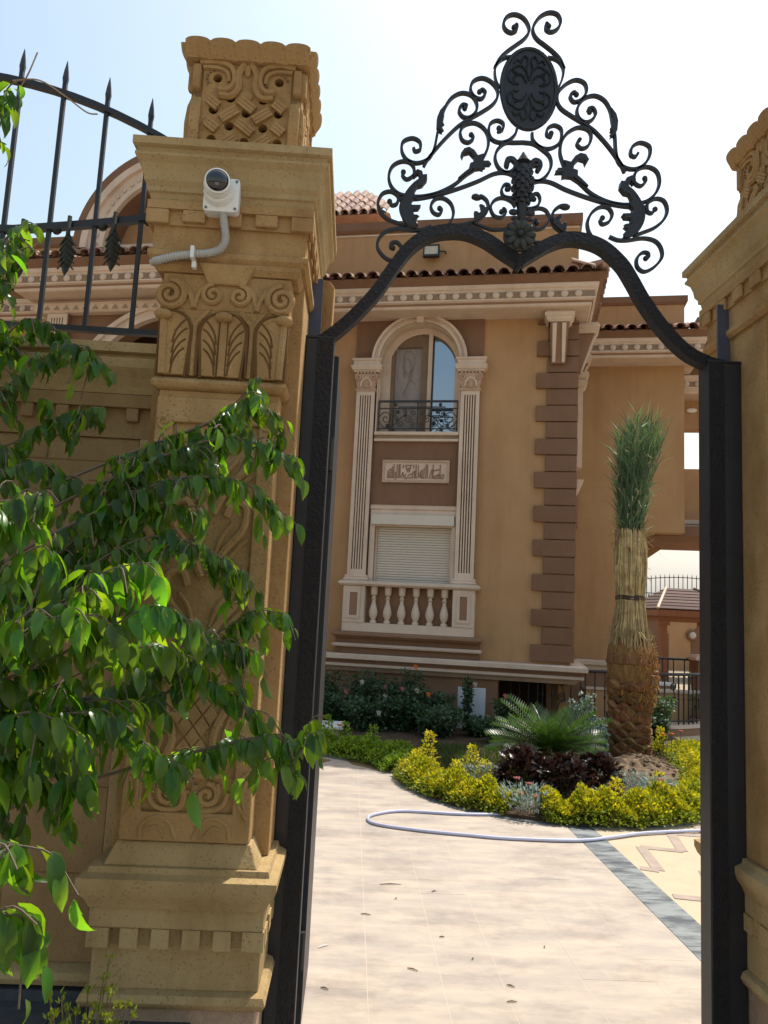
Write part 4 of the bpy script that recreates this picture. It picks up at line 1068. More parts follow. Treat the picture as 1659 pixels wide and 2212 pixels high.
# pierced stone lantern on each pillar
def make_lantern(loc, label):
    t = thing('stone_lantern', label, 'stone lantern', loc)
    S = M['stone']
    H = [(-0.100, 0.278), (0.106, 0.278), (-0.052, 0.209), (0.057, 0.209), (-0.106, 0.163), (0.003, 0.158), (0.110, 0.163), (-0.05, 0.108), (0.062, 0.108), (-0.106, 0.058), (0.003, 0.055), (0.112, 0.058), (-0.05, 0.012), (0.062, 0.012)]
    H = [(x, z + 0.008) for x, z in H]
    hw, dp = 0.182, 0.175            # half width and half depth
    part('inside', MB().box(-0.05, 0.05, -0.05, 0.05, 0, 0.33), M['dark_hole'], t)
    def face(ang, half, off):
        f = part('panel', MB().prism([(-half, 0.0), (half, 0.0), (half, 0.345), (-half, 0.345)], -off, -off + 0.035,
             [[(x * half / 0.182 + 0.0160 * math.cos(2 * PI * k / 12), z + 0.0160 * math.sin(2 * PI * k / 12)) for k in range(12)] for x, z in H if z > 0.03]), S, t, rot=(0, 0, ang))
        y = -off - 0.004
        k_ = half / 0.182
        def X(x): return x * k_
        for sx in (-1, 1):
            carve(f, 'owl_scroll', [(X(sx * 0.012), 0.34), (X(sx * 0.03), 0.30), (X(sx * 0.028), 0.255), (X(sx * 0.05), 0.222), (X(sx * 0.09), 0.222)], 0.012, y)
            carve(f, 'owl_scroll', [(X(sx * 0.16), 0.335), (X(sx * 0.10), 0.34), (X(sx * 0.055), 0.325), (X(sx * 0.042), 0.28), (X(sx * 0.06), 0.245), (X(sx * 0.095), 0.243)], 0.011, y)
            carve(f, 'owl_scroll', [(X(sx * 0.15), 0.32), (X(sx * 0.10), 0.32), (X(sx * 0.068), 0.305), (X(sx * 0.06), 0.272)], 0.008, y)
            for j in range(9):
                a = 0.3 + j * 0.42
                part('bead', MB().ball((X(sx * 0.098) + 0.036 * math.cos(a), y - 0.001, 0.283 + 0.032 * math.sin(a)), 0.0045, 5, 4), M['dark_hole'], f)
            part('cheek', MB().add([(X(sx * 0.150), y + 0.03, 0.225), (X(sx * 0.182), y + 0.03, 0.225), (X(sx * 0.182), y + 0.03, 0.34), (X(sx * 0.150), y + 0.03, 0.34), (X(sx * 0.155), y - 0.012, 0.24), (X(sx * 0.181), y - 0.012, 0.24), (X(sx * 0.181), y - 0.012, 0.325), (X(sx * 0.155), y - 0.012, 0.325)],
                 [(0, 1, 5, 4), (1, 2, 6, 5), (2, 3, 7, 6), (3, 0, 4, 7), (4, 5, 6, 7)]), S, f, bev=0.006)
            part('side_rib', MB().mould([(-0.01, 0), (0.012, 0), (0.02, 0.06), (0.022, 0.12), (0.016, 0.18), (0.0, 0.225), (-0.01, 0.225)], [(X(sx * 0.164) - 0.018, y + 0.008), (X(sx * 0.164) + 0.018, y + 0.008)]), S, f, bev=0.005)
        part('centre_bud', MB().ball((0, y, 0.318), 0.016, 8, 6, (0.7, 0.6, 1.6)), S, f, True)
        part('beak', MB().ball((0, y + 0.002, 0.225), 0.026, 8, 6, (0.9, 0.4, 0.8)), S, f, True)
        for row, zc, d, xs_ in (('a', 0.192, -1, (-0.106, 0.003, 0.112)), ('b', 0.155, 1, (-0.052, 0.057)), ('c', 0.110, -1, (-0.106, 0.003, 0.112)), ('d', 0.058, 1, (-0.052, 0.057)), ('e', 0.012, -1, (-0.106, 0.003, 0.112))):
            for xc in xs_:
                for o_ in (-0.0115, 0, 0.0115):
                    L2 = 0.033 if zc > 0.02 and abs(xc) < 0.1 else 0.022
                    ca, sa = 0.80, 0.60 * d
                    cxx, czz = X(xc) - o_ * sa, zc + o_ * ca
                    if czz < 0.03: continue
                    part('woven_strip', MB().prism([(cxx - L2 * ca + 0.005 * sa, czz - L2 * sa - 0.005 * ca), (cxx + L2 * ca + 0.005 * sa, czz + L2 * sa - 0.005 * ca), (cxx + L2 * ca - 0.005 * sa, czz + L2 * sa + 0.005 * ca), (cxx - L2 * ca - 0.005 * sa, czz - L2 * sa + 0.005 * ca)], y - 0.009, y + 0.003), S, f)
    face(0, hw, dp)
    face(R(90), dp, hw)
    face(R(180), hw, dp)
    face(R(-90), dp, hw)
    cp = part('cap', MB().frustum((-0.188, 0.188, -0.182, 0.182), (-0.19, 0.19, -0.184, 0.184), 0.346, 0.40), S, t)
    def lobe(w_):
        m = MB(); vs = []; fs = []; n = 8; q = 5
        for i in range(n + 1):
            u = -1 + 2 * i / n
            h = 0.018 * math.sqrt(max(0, 1 - u * u * 0.96))
            for (o, z) in ((0.02, 0.0), (-0.010, 0.002), (-0.020, 0.018), (-0.033, 0.040), (-0.036, 0.050 + h * 0.5), (0.02, 0.052 + h * 0.7)):
                vs.append((u * w_, o - h * 0.5 * (o < 0), z))
        q = 6
        for i in range(n):
            for j in range(q):
                j2 = (j + 1) % q
                fs.append((i * q + j, (i + 1) * q + j, (i + 1) * q + j2, i * q + j2))
        fs.append(tuple(range(q))); fs.append(tuple(n * q + j for j in reversed(range(q))))
        return m.add(vs, fs).mesh('cap_lobe', S, True)
    for ang, half, off in ((0, 0.207, 0.180), (R(90), 0.20, 0.186), (R(180), 0.207, 0.180), (R(-90), 0.20, 0.186)):
        me = lobe(half / 5)
        for k in range(5):
            x = -half + (2 * k + 1) * half / 5
            put('cap_lobe', me, cp, (x * math.cos(ang) + off * math.sin(ang), x * math.sin(ang) - off * math.cos(ang), 0.338), (0, 0, ang))
    return t
lan = make_lantern((-0.443, 2.575, 2.962), 'square pierced stone lantern with woven carving on the left gate pillar')
lan2 = copy_tree(lan); lan2.location = (1.615, 2.60, 2.962)
lan2['label'] = 'square pierced stone lantern half out of view on the right gate pillar'
for o in (lan, lan2): o['group'] = 'stone lanterns on the pillars'

# ================================================================== left boundary wall and fence
bw = thing('boundary_wall', 'sandstone garden wall with moulded cap left of the gate, behind the ficus', 'wall', (0, 0, 0))
W0, W1 = -3.6, -0.70
part('core', MB().box(W0, W1, 2.5565, 2.74, 0, 2.031), M['stone_wall'], bw)
part('wall_end', MB().box(W1 - 0.03, W1, 2.535, 2.75, 0.388, 2.03), M['stone_pale'], bw, bev=0.004)
z = 0.39; row = 0
while z < 2.0:
    h = 0.26
    z1 = min(z + h, 2.03)
    x = W1 - 0.033 - (0.0 if row % 2 else 0.3)
    if row % 2 == 0:
        part('stone_block', MB().box(x + 0.0015, W1 - 0.034, 2.553, 2.60, z + 0.0015, z1 - 0.0015), M['stone_wall'], bw, bev=0.003)
    while x > W0:
        x2 = max(x - 0.6, W0)
        part('stone_block', MB().box(x2 + 0.0015, x - 0.0015, 2.5525 + random.uniform(-0.0015, 0.0015), 2.60, z + 0.0015, z1 - 0.0015), M['stone_wall'], bw, bev=0.003)
        x = x2
    z = z1; row += 1
part('wall_torus', MB().mould([(-0.05, 0.335), (0.03, 0.335), (0.055, 0.345), (0.062, 0.362), (0.055, 0.38), (0.035, 0.388), (-0.05, 0.388)], [(W0, 2.56), (W1 - 0.001, 2.56)]), M['stone_pale'], bw, True)
fr = part('frieze', MB().box(W0, W1, 2.545, 2.70, 2.032, 2.175), M['stone_wall'], bw)
x = W1 - 0.04
while x > W0:
    part('key_block', MB().box(x - 0.04, x, 2.522, 2.548, 2.085, 2.13), M['stone_wall'], fr, bev=0.003)
    x -= 0.115
part('frieze_band', MB().box(W0, W1 + 0.004, 2.520, 2.544, 2.131, 2.174), M['stone_wall'], fr)
part('wall_cap', MB().mould([(-0.2, 2.176), (0.0, 2.176), (0.006, 2.20), (0.02, 2.225), (0.045, 2.255), (0.05, 2.285), (0.03, 2.292), (0.03, 2.30), (0.055, 2.303), (0.055, 2.335), (-0.2, 2.335)], [(W0, 2.52), (W1 + 0.0, 2.52), (W1 + 0.0, 2.53)]), M['stone_pale'], bw)
x = W1
while x > W0:
    part('granite_tile', MB().box(max(x - 0.4, W0) + 0.002, x - 0.002, 2.50, 2.58, -0.05, 0.333), M['granite'], bw)
    x -= 0.4
for k in range(9):
    part('granite_ledge', MB().box(W0 + 0.4 * k + 0.002, min(W0 + 0.4 * k + 0.398, -0.69), 2.22, 2.498, -0.05, 0.30), M['granite'], bw)

fe = thing('iron_fence', 'black spear topped iron fence on the left garden wall', 'fence', (0, 2.62, 0))
def spear(par, x, zb, zt):
    b = part('bar', MB().box(x - 0.007, x + 0.007, -0.007, 0.007, zb, zt - 0.09), M['iron'], par)
    part('spear_tip', MB().lathe([(0.009, zt - 0.09), (0.0115, zt - 0.07), (0.008, zt - 0.04), (0.001, zt)], (x, 0), 6), M['iron'], b)
def fence_top(x):      # arched top rail
    return 3.36 - 0.42 * max(0, (x + 1.55)) ** 2 * (0.8 if x > -1.55 else 0) - (0.2 * (x + 1.75) ** 2 if x < -1.75 else 0)
bx = [-0.668, -0.82] + [-0.98 - 0.158 * k for k in range(14)]
for x in bx:
    spear(fe, x, 2.432, fence_top(x) + 0.13)
tp = [(-0.62, fence_top(-0.62))] + [(-0.62 - 0.08 * k, fence_top(-0.62 - 0.08 * k)) for k in range(1, 34)]
part('top_rail', MB().ribbon(tp, 0.010, -0.014, 0.014), M['iron'], fe)
def mid_z(x): return 2.855 - 0.085 * min(1, max(0, (-0.78 - x) / 0.5)) ** 0.8
mp = [(-0.70 - 0.08 * k, mid_z(-0.70 - 0.08 * k)) for k in range(0, 33)]
part('middle_rail', MB().ribbon(mp, 0.0125, -0.012, 0.012), M['iron'], fe)
part('bottom_rail', MB().box(-3.2, -0.66, -0.012, 0.012, 2.415, 2.434), M['iron'], fe)
for x in bx[1:]:
    part('collar', MB().ball((x + 0.026, 0, mid_z(x) - 0.004), 0.021, 8, 6, (0.9, 0.8, 1)), M['iron'], fe, True)
lm = MB()
lm.tube([(0, -0.014, 0.05), (0, -0.016, -0.02)], 0.008, 6)
lm.add([(0, -0.02, -0.0), (0.018, -0.008, -0.04), (0.026, -0.004, -0.075), (0.022, -0.006, -0.11), (0.010, -0.008, -0.15), (0, -0.012, -0.172), (-0.010, -0.008, -0.15), (-0.022, -0.006, -0.11), (-0.026, -0.004, -0.075), (-0.018, -0.008, -0.04),
        (0, -0.026, -0.05), (0, -0.028, -0.1), (0, 0.004, -0.08)],
       [(0, 10, 1), (1, 10, 2), (2, 10, 11), (2, 11, 3), (3, 11, 4), (4, 11, 5), (0, 9, 10), (9, 8, 10), (8, 11, 10), (8, 7, 11), (7, 6, 11), (6, 5, 11), (0, 1, 12), (1, 2, 12), (2, 3, 12), (3, 4, 12), (4, 5, 12), (5, 6, 12), (6, 7, 12), (7, 8, 12), (8, 9, 12), (9, 0, 12)])
for k in range(5):
    for q in (-1, 1):
        lm.tube([(0, -0.026, -0.03 - 0.022 * k), (q * 0.028, -0.006, -0.055 - 0.022 * k)], [0.004, 0.003], 4)
lme = lm.mesh('hanging_leaf', M['iron_leaf'])
for k, x in enumerate([-0.905, -1.062, -1.22] + [-1.378 - 0.158 * k for k in range(10)]):
    put('hanging_leaf', lme, fe, (x, -0.006, mid_z(x) - 0.025))
# dry climber stems caught on the fence
vs_ = thing('dry_climber', 'thin bare climber stems hooked over the iron fence', 'twig', (0, 2.57, 0))
for pts in ([(-1.28, 0, 3.26), (-1.24, -0.02, 3.32), (-1.226, 0, 3.42)], [(-1.30, 0, 3.305), (-1.20, -0.02, 3.30), (-1.10, -0.03, 3.24), (-1.02, -0.03, 3.185), (-0.98, -0.03, 3.18)],
            [(-1.36, -0.03, 2.65), (-1.25, -0.05, 2.635), (-1.2, -0.05, 2.67), (-1.205, -0.05, 2.74)], [(-1.22, -0.05, 2.66), (-1.16, -0.06, 2.645), (-1.11, -0.05, 2.70)]):
    part('stem', MB().tube(spline(pts, 5), 0.0028, 5), M['drytwig'], vs_)

# ================================================================== wrought iron gate
gate = thing('iron_gate', 'black wrought iron gate frame with scrolled crest and oval medallion between the pillars', 'gate', (0, 2.70, 0))
GI, GH = M['iron'], M['iron_hammered']
for x0, x1, lab in ((-0.214, -0.112, 'l'), (1.250, 1.372, 'r')):
    p = part('post', MB().box(x0, x1, -0.035, 0.045, 0, 2.462), GI, gate, bev=0.003)
    sx0, sx1 = (x1 - 0.058, x1 - 0.002) if lab == 'l' else (x0 + 0.002, x0 + 0.058)
    part('hammered_strip', MB().box(sx0, sx1, -0.041, -0.036, 0.02, 2.46), GH, p)
    part('back_plate', MB().box(x0 if lab == 'l' else x1 - 0.045, x0 + 0.045 if lab == 'l' else x1, 0.046, 0.056, 0.0, 2.72), M['iron_strip'], p)
    part('post_cap', MB().box(x0 - 0.001, x1 + 0.001, -0.036, 0.046, 2.463, 2.470), GI, p)
# open leaf, folded back against the left reveal
lf = part('gate_leaf', MB().box(-0.128, -0.100, 0.075, 0.72, 0.03, 2.435), GI, gate)
part('leaf_edge', MB().box(-0.0995, -0.096, 0.08, 0.12, 0.03, 2.435), GI, lf)
for hz in (0.3, 2.0):
    part('hinge', MB().lathe([(0.012, hz), (0.012, hz + 0.12)], (-0.108, 0.06), 8), GI, lf, True)
bm_ = [(-0.19, 2.445), (-0.144, 2.470), (-0.06, 2.548), (0.030, 2.660), (0.088, 2.758), (0.144, 2.838), (0.211, 2.892), (0.288, 2.914), (0.357, 2.913), (0.428, 2.887), (0.49, 2.848), (0.549, 2.812)]
bm2 = [(0.553, 2.812), (0.60, 2.846), (0.66, 2.886), (0.725, 2.913), (0.79, 2.914), (0.865, 2.89), (0.935, 2.83), (0.975, 2.77), (1.024, 2.685), (1.094, 2.59), (1.172, 2.512), (1.25, 2.47), (1.33, 2.452)]
part('arch_bar', MB().ribbon(spline(bm_, 5), 0.021, -0.025, 0.025), GH, gate)
part('arch_bar', MB().ribbon(spline(bm2, 5), 0.021, -0.025, 0.025), GH, gate)
part('arch_tip', MB().prism([(0.515, 2.845), (0.551, 2.778), (0.59, 2.845), (0.551, 2.835)], -0.026, 0.026), GH, gate)
IRON = {
 'top': [[[.508,3.771],[.519,3.781],[.518,3.758],[.498,3.746],[.475,3.758],[.467,3.785],[.483,3.815],[.513,3.825],[.545,3.811],[.565,3.779],[.566,3.751],[.548,3.722],[.517,3.694],[.482,3.663],[.457,3.633],[.438,3.594]],[[.645,3.787],[.634,3.796],[.634,3.771],[.655,3.762],[.68,3.779],[.69,3.81],[.676,3.839],[.644,3.844],[.61,3.824],[.586,3.786],[.583,3.756],[.599,3.727],[.631,3.703],[.665,3.676],[.69,3.649],[.708,3.609]]],
 'hug': [[[.502,3.644],[.48,3.639],[.456,3.621],[.441,3.594],[.44,3.562],[.447,3.532],[.458,3.512]],[[.643,3.652],[.666,3.65],[.69,3.636],[.704,3.609],[.703,3.576],[.692,3.541],[.68,3.518]]],
 'shoulder': [[[.383,3.489],[.394,3.498],[.406,3.484],[.391,3.46],[.363,3.467],[.348,3.496],[.358,3.53],[.391,3.546],[.425,3.534],[.45,3.504],[.452,3.47],[.434,3.438],[.397,3.407],[.354,3.377],[.323,3.354],[.295,3.328],[.247,3.27],[.202,3.206],[.182,3.168]],[[.758,3.507],[.747,3.515],[.733,3.497],[.748,3.475],[.777,3.487],[.796,3.521],[.788,3.556],[.754,3.567],[.717,3.547],[.688,3.511],[.683,3.474],[.699,3.443],[.737,3.417],[.781,3.392],[.812,3.373],[.84,3.35],[.887,3.297],[.93,3.236],[.948,3.199]]],
 'second': [[[.329,3.416],[.336,3.427],[.319,3.429],[.307,3.404],[.322,3.381],[.347,3.379],[.37,3.401],[.375,3.434],[.355,3.469],[.317,3.478],[.28,3.457],[.255,3.416],[.242,3.367],[.23,3.314],[.218,3.237],[.197,3.198],[.157,3.179],[.12,3.188],[.098,3.22],[.1,3.26],[.134,3.278],[.163,3.265],[.166,3.235],[.148,3.226],[.14,3.239]],[[.81,3.438],[.804,3.449],[.822,3.455],[.833,3.43],[.815,3.402],[.788,3.395],[.765,3.415],[.762,3.449],[.786,3.49],[.827,3.507],[.865,3.491],[.889,3.452],[.899,3.401],[.908,3.347],[.915,3.266],[.934,3.228],[.976,3.215],[1.016,3.231],[1.042,3.27],[1.043,3.312],[1.007,3.326],[.976,3.306],[.971,3.274],[.989,3.267],[.999,3.283]]],
 'outer': [[[.107,3.14],[.104,3.126],[.121,3.111],[.145,3.129],[.145,3.16],[.126,3.18],[.094,3.18],[.064,3.158],[.053,3.118],[.064,3.079],[.093,3.052],[.133,3.045],[.181,3.047],[.239,3.065],[.297,3.1],[.344,3.145],[.383,3.178],[.408,3.223],[.423,3.268],[.42,3.312],[.4,3.343],[.366,3.358],[.329,3.345],[.315,3.316],[.324,3.285],[.347,3.277],[.365,3.294],[.358,3.311],[.351,3.307]],[[1.026,3.182],[1.028,3.167],[1.009,3.149],[.985,3.163],[.987,3.197],[1.009,3.222],[1.043,3.228],[1.073,3.21],[1.082,3.168],[1.068,3.125],[1.035,3.091],[.991,3.076],[.94,3.069],[.879,3.078],[.82,3.105],[.774,3.145],[.734,3.173],[.711,3.217],[.698,3.263],[.705,3.31],[.728,3.347],[.766,3.37],[.805,3.363],[.817,3.334],[.806,3.298],[.781,3.285],[.763,3.301],[.771,3.321],[.778,3.317]]],
 'low': [[[.061,3.019],[.071,3.004],[.089,3.013],[.09,3.042],[.063,3.058],[.032,3.046],[.018,3.01],[.027,2.975],[.057,2.948],[.098,2.934],[.131,2.925]],[[1.066,3.06],[1.054,3.043],[1.036,3.049],[1.037,3.08],[1.067,3.102],[1.099,3.095],[1.112,3.059],[1.099,3.02],[1.065,2.986],[1.02,2.963],[.984,2.947]]],
 'long': [[[.097,3.029],[.127,3.033],[.171,3.038],[.243,3.059],[.316,3.088],[.389,3.123],[.444,3.155],[.484,3.165],[.518,3.158],[.534,3.141]],[[1.028,3.065],[.997,3.064],[.951,3.062],[.875,3.071],[.799,3.089],[.724,3.113],[.668,3.137],[.626,3.141],[.589,3.127],[.572,3.106]]],
 'inscroll': [[[.249,3.005],[.257,2.996],[.246,2.979],[.224,2.988],[.216,3.014],[.233,3.041],[.262,3.045],[.289,3.027],[.301,2.995],[.297,2.964],[.285,2.939]],[[.865,3.011],[.856,3.0],[.865,2.985],[.89,2.997],[.901,3.028],[.884,3.053],[.853,3.052],[.824,3.028],[.808,2.991],[.811,2.958],[.822,2.935]]],
 'bottom': [[[.081,2.837],[.072,2.84],[.076,2.855],[.096,2.859],[.113,2.839],[.109,2.808],[.083,2.787],[.05,2.8],[.025,2.833],[.028,2.867],[.052,2.898],[.096,2.913],[.15,2.911],[.187,2.915],[.219,2.931]],[[1.031,2.861],[1.041,2.866],[1.038,2.882],[1.017,2.882],[.997,2.858],[.999,2.825],[1.025,2.808],[1.062,2.828],[1.091,2.867],[1.089,2.904],[1.066,2.932],[1.021,2.94],[.963,2.928],[.924,2.926],[.891,2.937]]],
 'ovalfoot': [[[.462,3.345],[.461,3.331],[.477,3.341],[.477,3.365],[.454,3.375],[.428,3.359],[.424,3.324],[.436,3.297],[.466,3.286],[.499,3.296],[.525,3.324],[.532,3.353]],[[.663,3.339],[.663,3.324],[.646,3.331],[.649,3.357],[.674,3.372],[.7,3.359],[.702,3.323],[.688,3.292],[.654,3.274],[.62,3.279],[.594,3.304],[.589,3.334]]],
 'carch': [[[.498,3.206],[.496,3.22],[.514,3.225],[.528,3.204],[.518,3.176],[.492,3.166],[.465,3.184],[.451,3.219],[.459,3.255],[.488,3.285],[.522,3.3],[.559,3.307]],[[.614,3.182],[.618,3.198],[.598,3.2],[.582,3.175],[.591,3.146],[.618,3.14],[.648,3.164],[.665,3.204],[.659,3.242],[.63,3.269],[.596,3.279],[.557,3.279]]],
 'tiny': [[[.501,3.1],[.51,3.1],[.506,3.116],[.49,3.116],[.479,3.094],[.487,3.071],[.51,3.065],[.532,3.068]],[[.603,3.067],[.593,3.066],[.599,3.084],[.617,3.088],[.626,3.065],[.616,3.039],[.591,3.028],[.568,3.028]]],
 'curl': [[[.482,3.008],[.489,3.02],[.498,3.005],[.482,2.985],[.454,2.99],[.44,3.021],[.454,3.051],[.484,3.063],[.517,3.052],[.533,3.031]],[[.617,2.973],[.61,2.984],[.599,2.967],[.615,2.947],[.645,2.959],[.662,2.994],[.649,3.024],[.619,3.031],[.582,3.013],[.564,2.988]]],
 'strut': [[[.38,2.954],[.41,2.944],[.45,2.934],[.498,2.939]],[[.721,2.933],[.689,2.917],[.645,2.898],[.594,2.895]]],
 'leafstem': [[[.387,3.06],[.404,3.063],[.425,3.047],[.431,3.02],[.419,2.992],[.398,2.971],[.361,2.953],[.325,2.942]],[[.721,3.045],[.704,3.046],[.68,3.025],[.672,2.995],[.682,2.966],[.704,2.948],[.741,2.935],[.779,2.93]]],
 'L_big': [[[.147,3.117],[.142,3.132],[.158,3.149],[.177,3.143],[.181,3.129],[.196,3.132],[.197,3.109],[.18,3.086],[.161,3.079],[.15,3.054],[.159,3.039],[.145,3.027],[.143,3.005],[.179,3.008],[.169,2.991],[.147,2.988],[.15,2.965],[.17,2.962],[.152,2.947],[.168,2.927],[.157,2.919],[.131,2.929],[.112,2.954],[.102,2.985],[.107,3.016],[.126,3.057],[.15,3.09],[.171,3.111],[.163,3.134]],[[.982,3.15],[.988,3.168],[.972,3.183],[.952,3.173],[.946,3.157],[.931,3.158],[.928,3.133],[.945,3.111],[.964,3.107],[.974,3.083],[.963,3.065],[.977,3.054],[.978,3.031],[.939,3.027],[.949,3.012],[.972,3.012],[.967,2.986],[.946,2.98],[.963,2.967],[.945,2.943],[.956,2.936],[.984,2.951],[1.007,2.982],[1.019,3.016],[1.017,3.049],[1.0,3.089],[.977,3.12],[.956,3.139],[.966,3.166]]],
 'L_mid': [[[.327,3.207],[.319,3.225],[.331,3.245],[.351,3.253],[.37,3.242],[.384,3.222],[.408,3.231],[.401,3.211],[.405,3.201],[.427,3.203],[.435,3.19],[.424,3.189],[.405,3.187],[.408,3.168],[.395,3.171],[.369,3.165],[.344,3.143],[.315,3.121],[.311,3.125],[.34,3.155],[.354,3.168],[.355,3.188],[.372,3.195],[.369,3.216],[.352,3.233],[.333,3.226]],[[.797,3.215],[.807,3.235],[.795,3.255],[.774,3.259],[.753,3.245],[.737,3.22],[.712,3.226],[.718,3.205],[.713,3.194],[.689,3.192],[.68,3.176],[.692,3.177],[.711,3.179],[.707,3.158],[.722,3.163],[.749,3.162],[.774,3.143],[.803,3.125],[.807,3.129],[.779,3.156],[.765,3.167],[.765,3.188],[.748,3.193],[.752,3.217],[.772,3.238],[.791,3.233]]],
 'L_side': [[[.253,3.42],[.234,3.394],[.224,3.365],[.224,3.329],[.233,3.314],[.248,3.307],[.241,3.318],[.238,3.328],[.249,3.335],[.243,3.343],[.246,3.375]],[[.891,3.457],[.91,3.432],[.918,3.403],[.915,3.364],[.905,3.346],[.888,3.336],[.897,3.35],[.9,3.361],[.889,3.366],[.896,3.375],[.896,3.41]]],
 'L_small': [[[.433,3.02],[.426,2.996],[.405,2.975],[.38,2.954],[.362,2.949],[.383,2.97],[.382,2.993],[.397,2.986],[.408,3.003],[.4,3.022],[.415,3.015]],[[.67,2.994],[.675,2.97],[.696,2.951],[.721,2.933],[.74,2.931],[.719,2.949],[.722,2.975],[.705,2.965],[.695,2.98],[.705,3.002],[.689,2.992]]],
}
for _a, _b in [(IRON['carch'][0], IRON['carch'][1])]:
    _m = [(_a[-1][0] + _b[-1][0]) / 2, (_a[-1][1] + _b[-1][1]) / 2]
    _a[-1] = _m; _b[-1] = _m
    _a[-2][1] = _b[-2][1] = (_a[-2][1] + _b[-2][1]) / 2
THIN = {'strut': 0.0038, 'tiny': 0.0045, 'curl': 0.0045, 'hug': 0.004, 'ovalfoot': 0.0047, 'carch': 0.005, 'leafstem': 0.005}
for k, sides in IRON.items():
    for pts in sides:
        if k.startswith('L_'):
            c = [sum(p[0] for p in pts) / len(pts), sum(p[1] for p in pts) / len(pts)]
            lf_ = part('acanthus_leaf', MB().prism(pts, -0.016, 0.014), GI, gate, bev=0.003)
            part('leaf_vein', MB().tube(to3(spline(pts[len(pts) // 2:] if k != 'L_mid' else pts[10:16], 3), -0.012), 0.006, 5), M['iron'], lf_, True)
        else:
            part('scroll', MB().ribbon(spline(pts, 6), THIN.get(k, 0.005), -0.009, 0.009, (1.4, 1)), GI, gate)
            if k not in ('strut', 'hug', 'long', 'leafstem'):
                part('scroll_bud', MB().ball((pts[0][0], 0, pts[0][1]), 0.0105, 8, 6, (1, 1.1, 1)), GI, gate, True)
            if k == 'leafstem':
                part('scroll_bud', MB().ball((pts[0][0], 0, pts[0][1]), 0.017, 8, 6, (1.3, 0.8, 0.8)), GI, gate, True)
# oval medallion
def ell(cx, cz, a, b, n=40): return [(cx + a * math.cos(2 * PI * i / n), cz + b * math.sin(2 * PI * i / n)) for i in range(n)]
OX, OZ = 0.572, 3.515
med = part('medallion', MB().prism(ell(OX, OZ, 0.108, 0.168), -0.006, 0.012), GI, gate)
rim = ell(OX, OZ, 0.105, 0.166); part('medallion_rim', MB().tube(to3(rim + rim[:2], -0.004), 0.009, 6, False), GI, med, True)
for sx in (-1, 1):
    for sz in (-1, 1):
        for pts in ([(0.01, 0.02), (0.03, 0.05), (0.055, 0.045), (0.06, 0.02), (0.04, 0.012)], [(0.008, 0.06), (0.03, 0.085), (0.055, 0.08), (0.06, 0.06), (0.045, 0.055)], [(0.0, 0.03), (0.012, 0.07), (0.006, 0.11), (0.02, 0.125), (0.03, 0.11)], [(0.055, 0.01), (0.08, 0.03), (0.078, 0.06), (0.062, 0.075)],
                    [(0.03, 0.10), (0.05, 0.11), (0.06, 0.095)]):
            part('medallion_scroll', MB().tube(to3([(OX + sx * p[0], OZ + sz * p[1] * 1.05) for p in spline(pts, 4)], -0.008), 0.004, 5), GH, med, True)
# pineapple shaft
pa = part('shaft', MB().lathe([(0.012, 2.975), (0.018, 3.0), (0.02, 3.03), (0.026, 3.06), (0.034, 3.09), (0.036, 3.13), (0.033, 3.17), (0.024, 3.195), (0.018, 3.205), (0.03, 3.212), (0.022, 3.222), (0.001, 3.258)], (0.559, 0), 12), GI, gate, True)
for r_ in range(9):
    for k in range(7):
        a = 2 * PI * (k + 0.5 * (r_ % 2)) / 7
        z = 3.05 + r_ * 0.0165
        rr = [0.023, 0.028, 0.033, 0.035, 0.036, 0.036, 0.035, 0.032, 0.027][r_]
        part('scale', MB().ball((0.559 + rr * math.cos(a), rr * math.sin(a), z), 0.010, 6, 4, (1, 1, 1.1)), GI, pa, True)
for sx in (-1, 1):
    part('shaft_leaf', MB().ribbon([(0.559 + sx * p[0], p[1]) for p in spline([(0.012, 3.19), (0.03, 3.21), (0.045, 3.222), (0.062, 3.215), (0.064, 3.195), (0.054, 3.193)], 5)], 0.008, -0.01, 0.01, (1.3, 0.5)), GI, pa)
    part('shaft_leaf', MB().ball((0.559 + sx * 0.032, 0, 3.01), 0.016, 8, 5, (1.2, 0.6, 0.8)), GI, pa, True)
    part('shaft_leaf', MB().ball((0.559 + sx * 0.028, 0, 2.985), 0.012, 8, 5, (1.2, 0.6, 0.8)), GI, pa, True)
# rosette
ro = part('rosette', MB().lathe([(0.06, -0.012), (0.06, 0.0), (0.03, 0.012), (0.001, 0.014)], (0, 0), 20), GI, gate, True, loc=(0.547, -0.026, 2.905), rot=(R(90), 0, 0))
for k in range(10):
    a = 2 * PI * k / 10
    part('petal', MB().ball((0, 0, 0), 0.017, 8, 6, (1.35, 0.8, 0.6)).xf(Matrix.Translation((0.038 * math.cos(a), 0.038 * math.sin(a), 0.012)) @ Matrix.Rotation(a, 4, 'Z')), M['iron_leaf'], ro, True)
part('rosette_boss', MB().ball((0, 0, 0.016), 0.014, 10, 7), GI, ro, True)

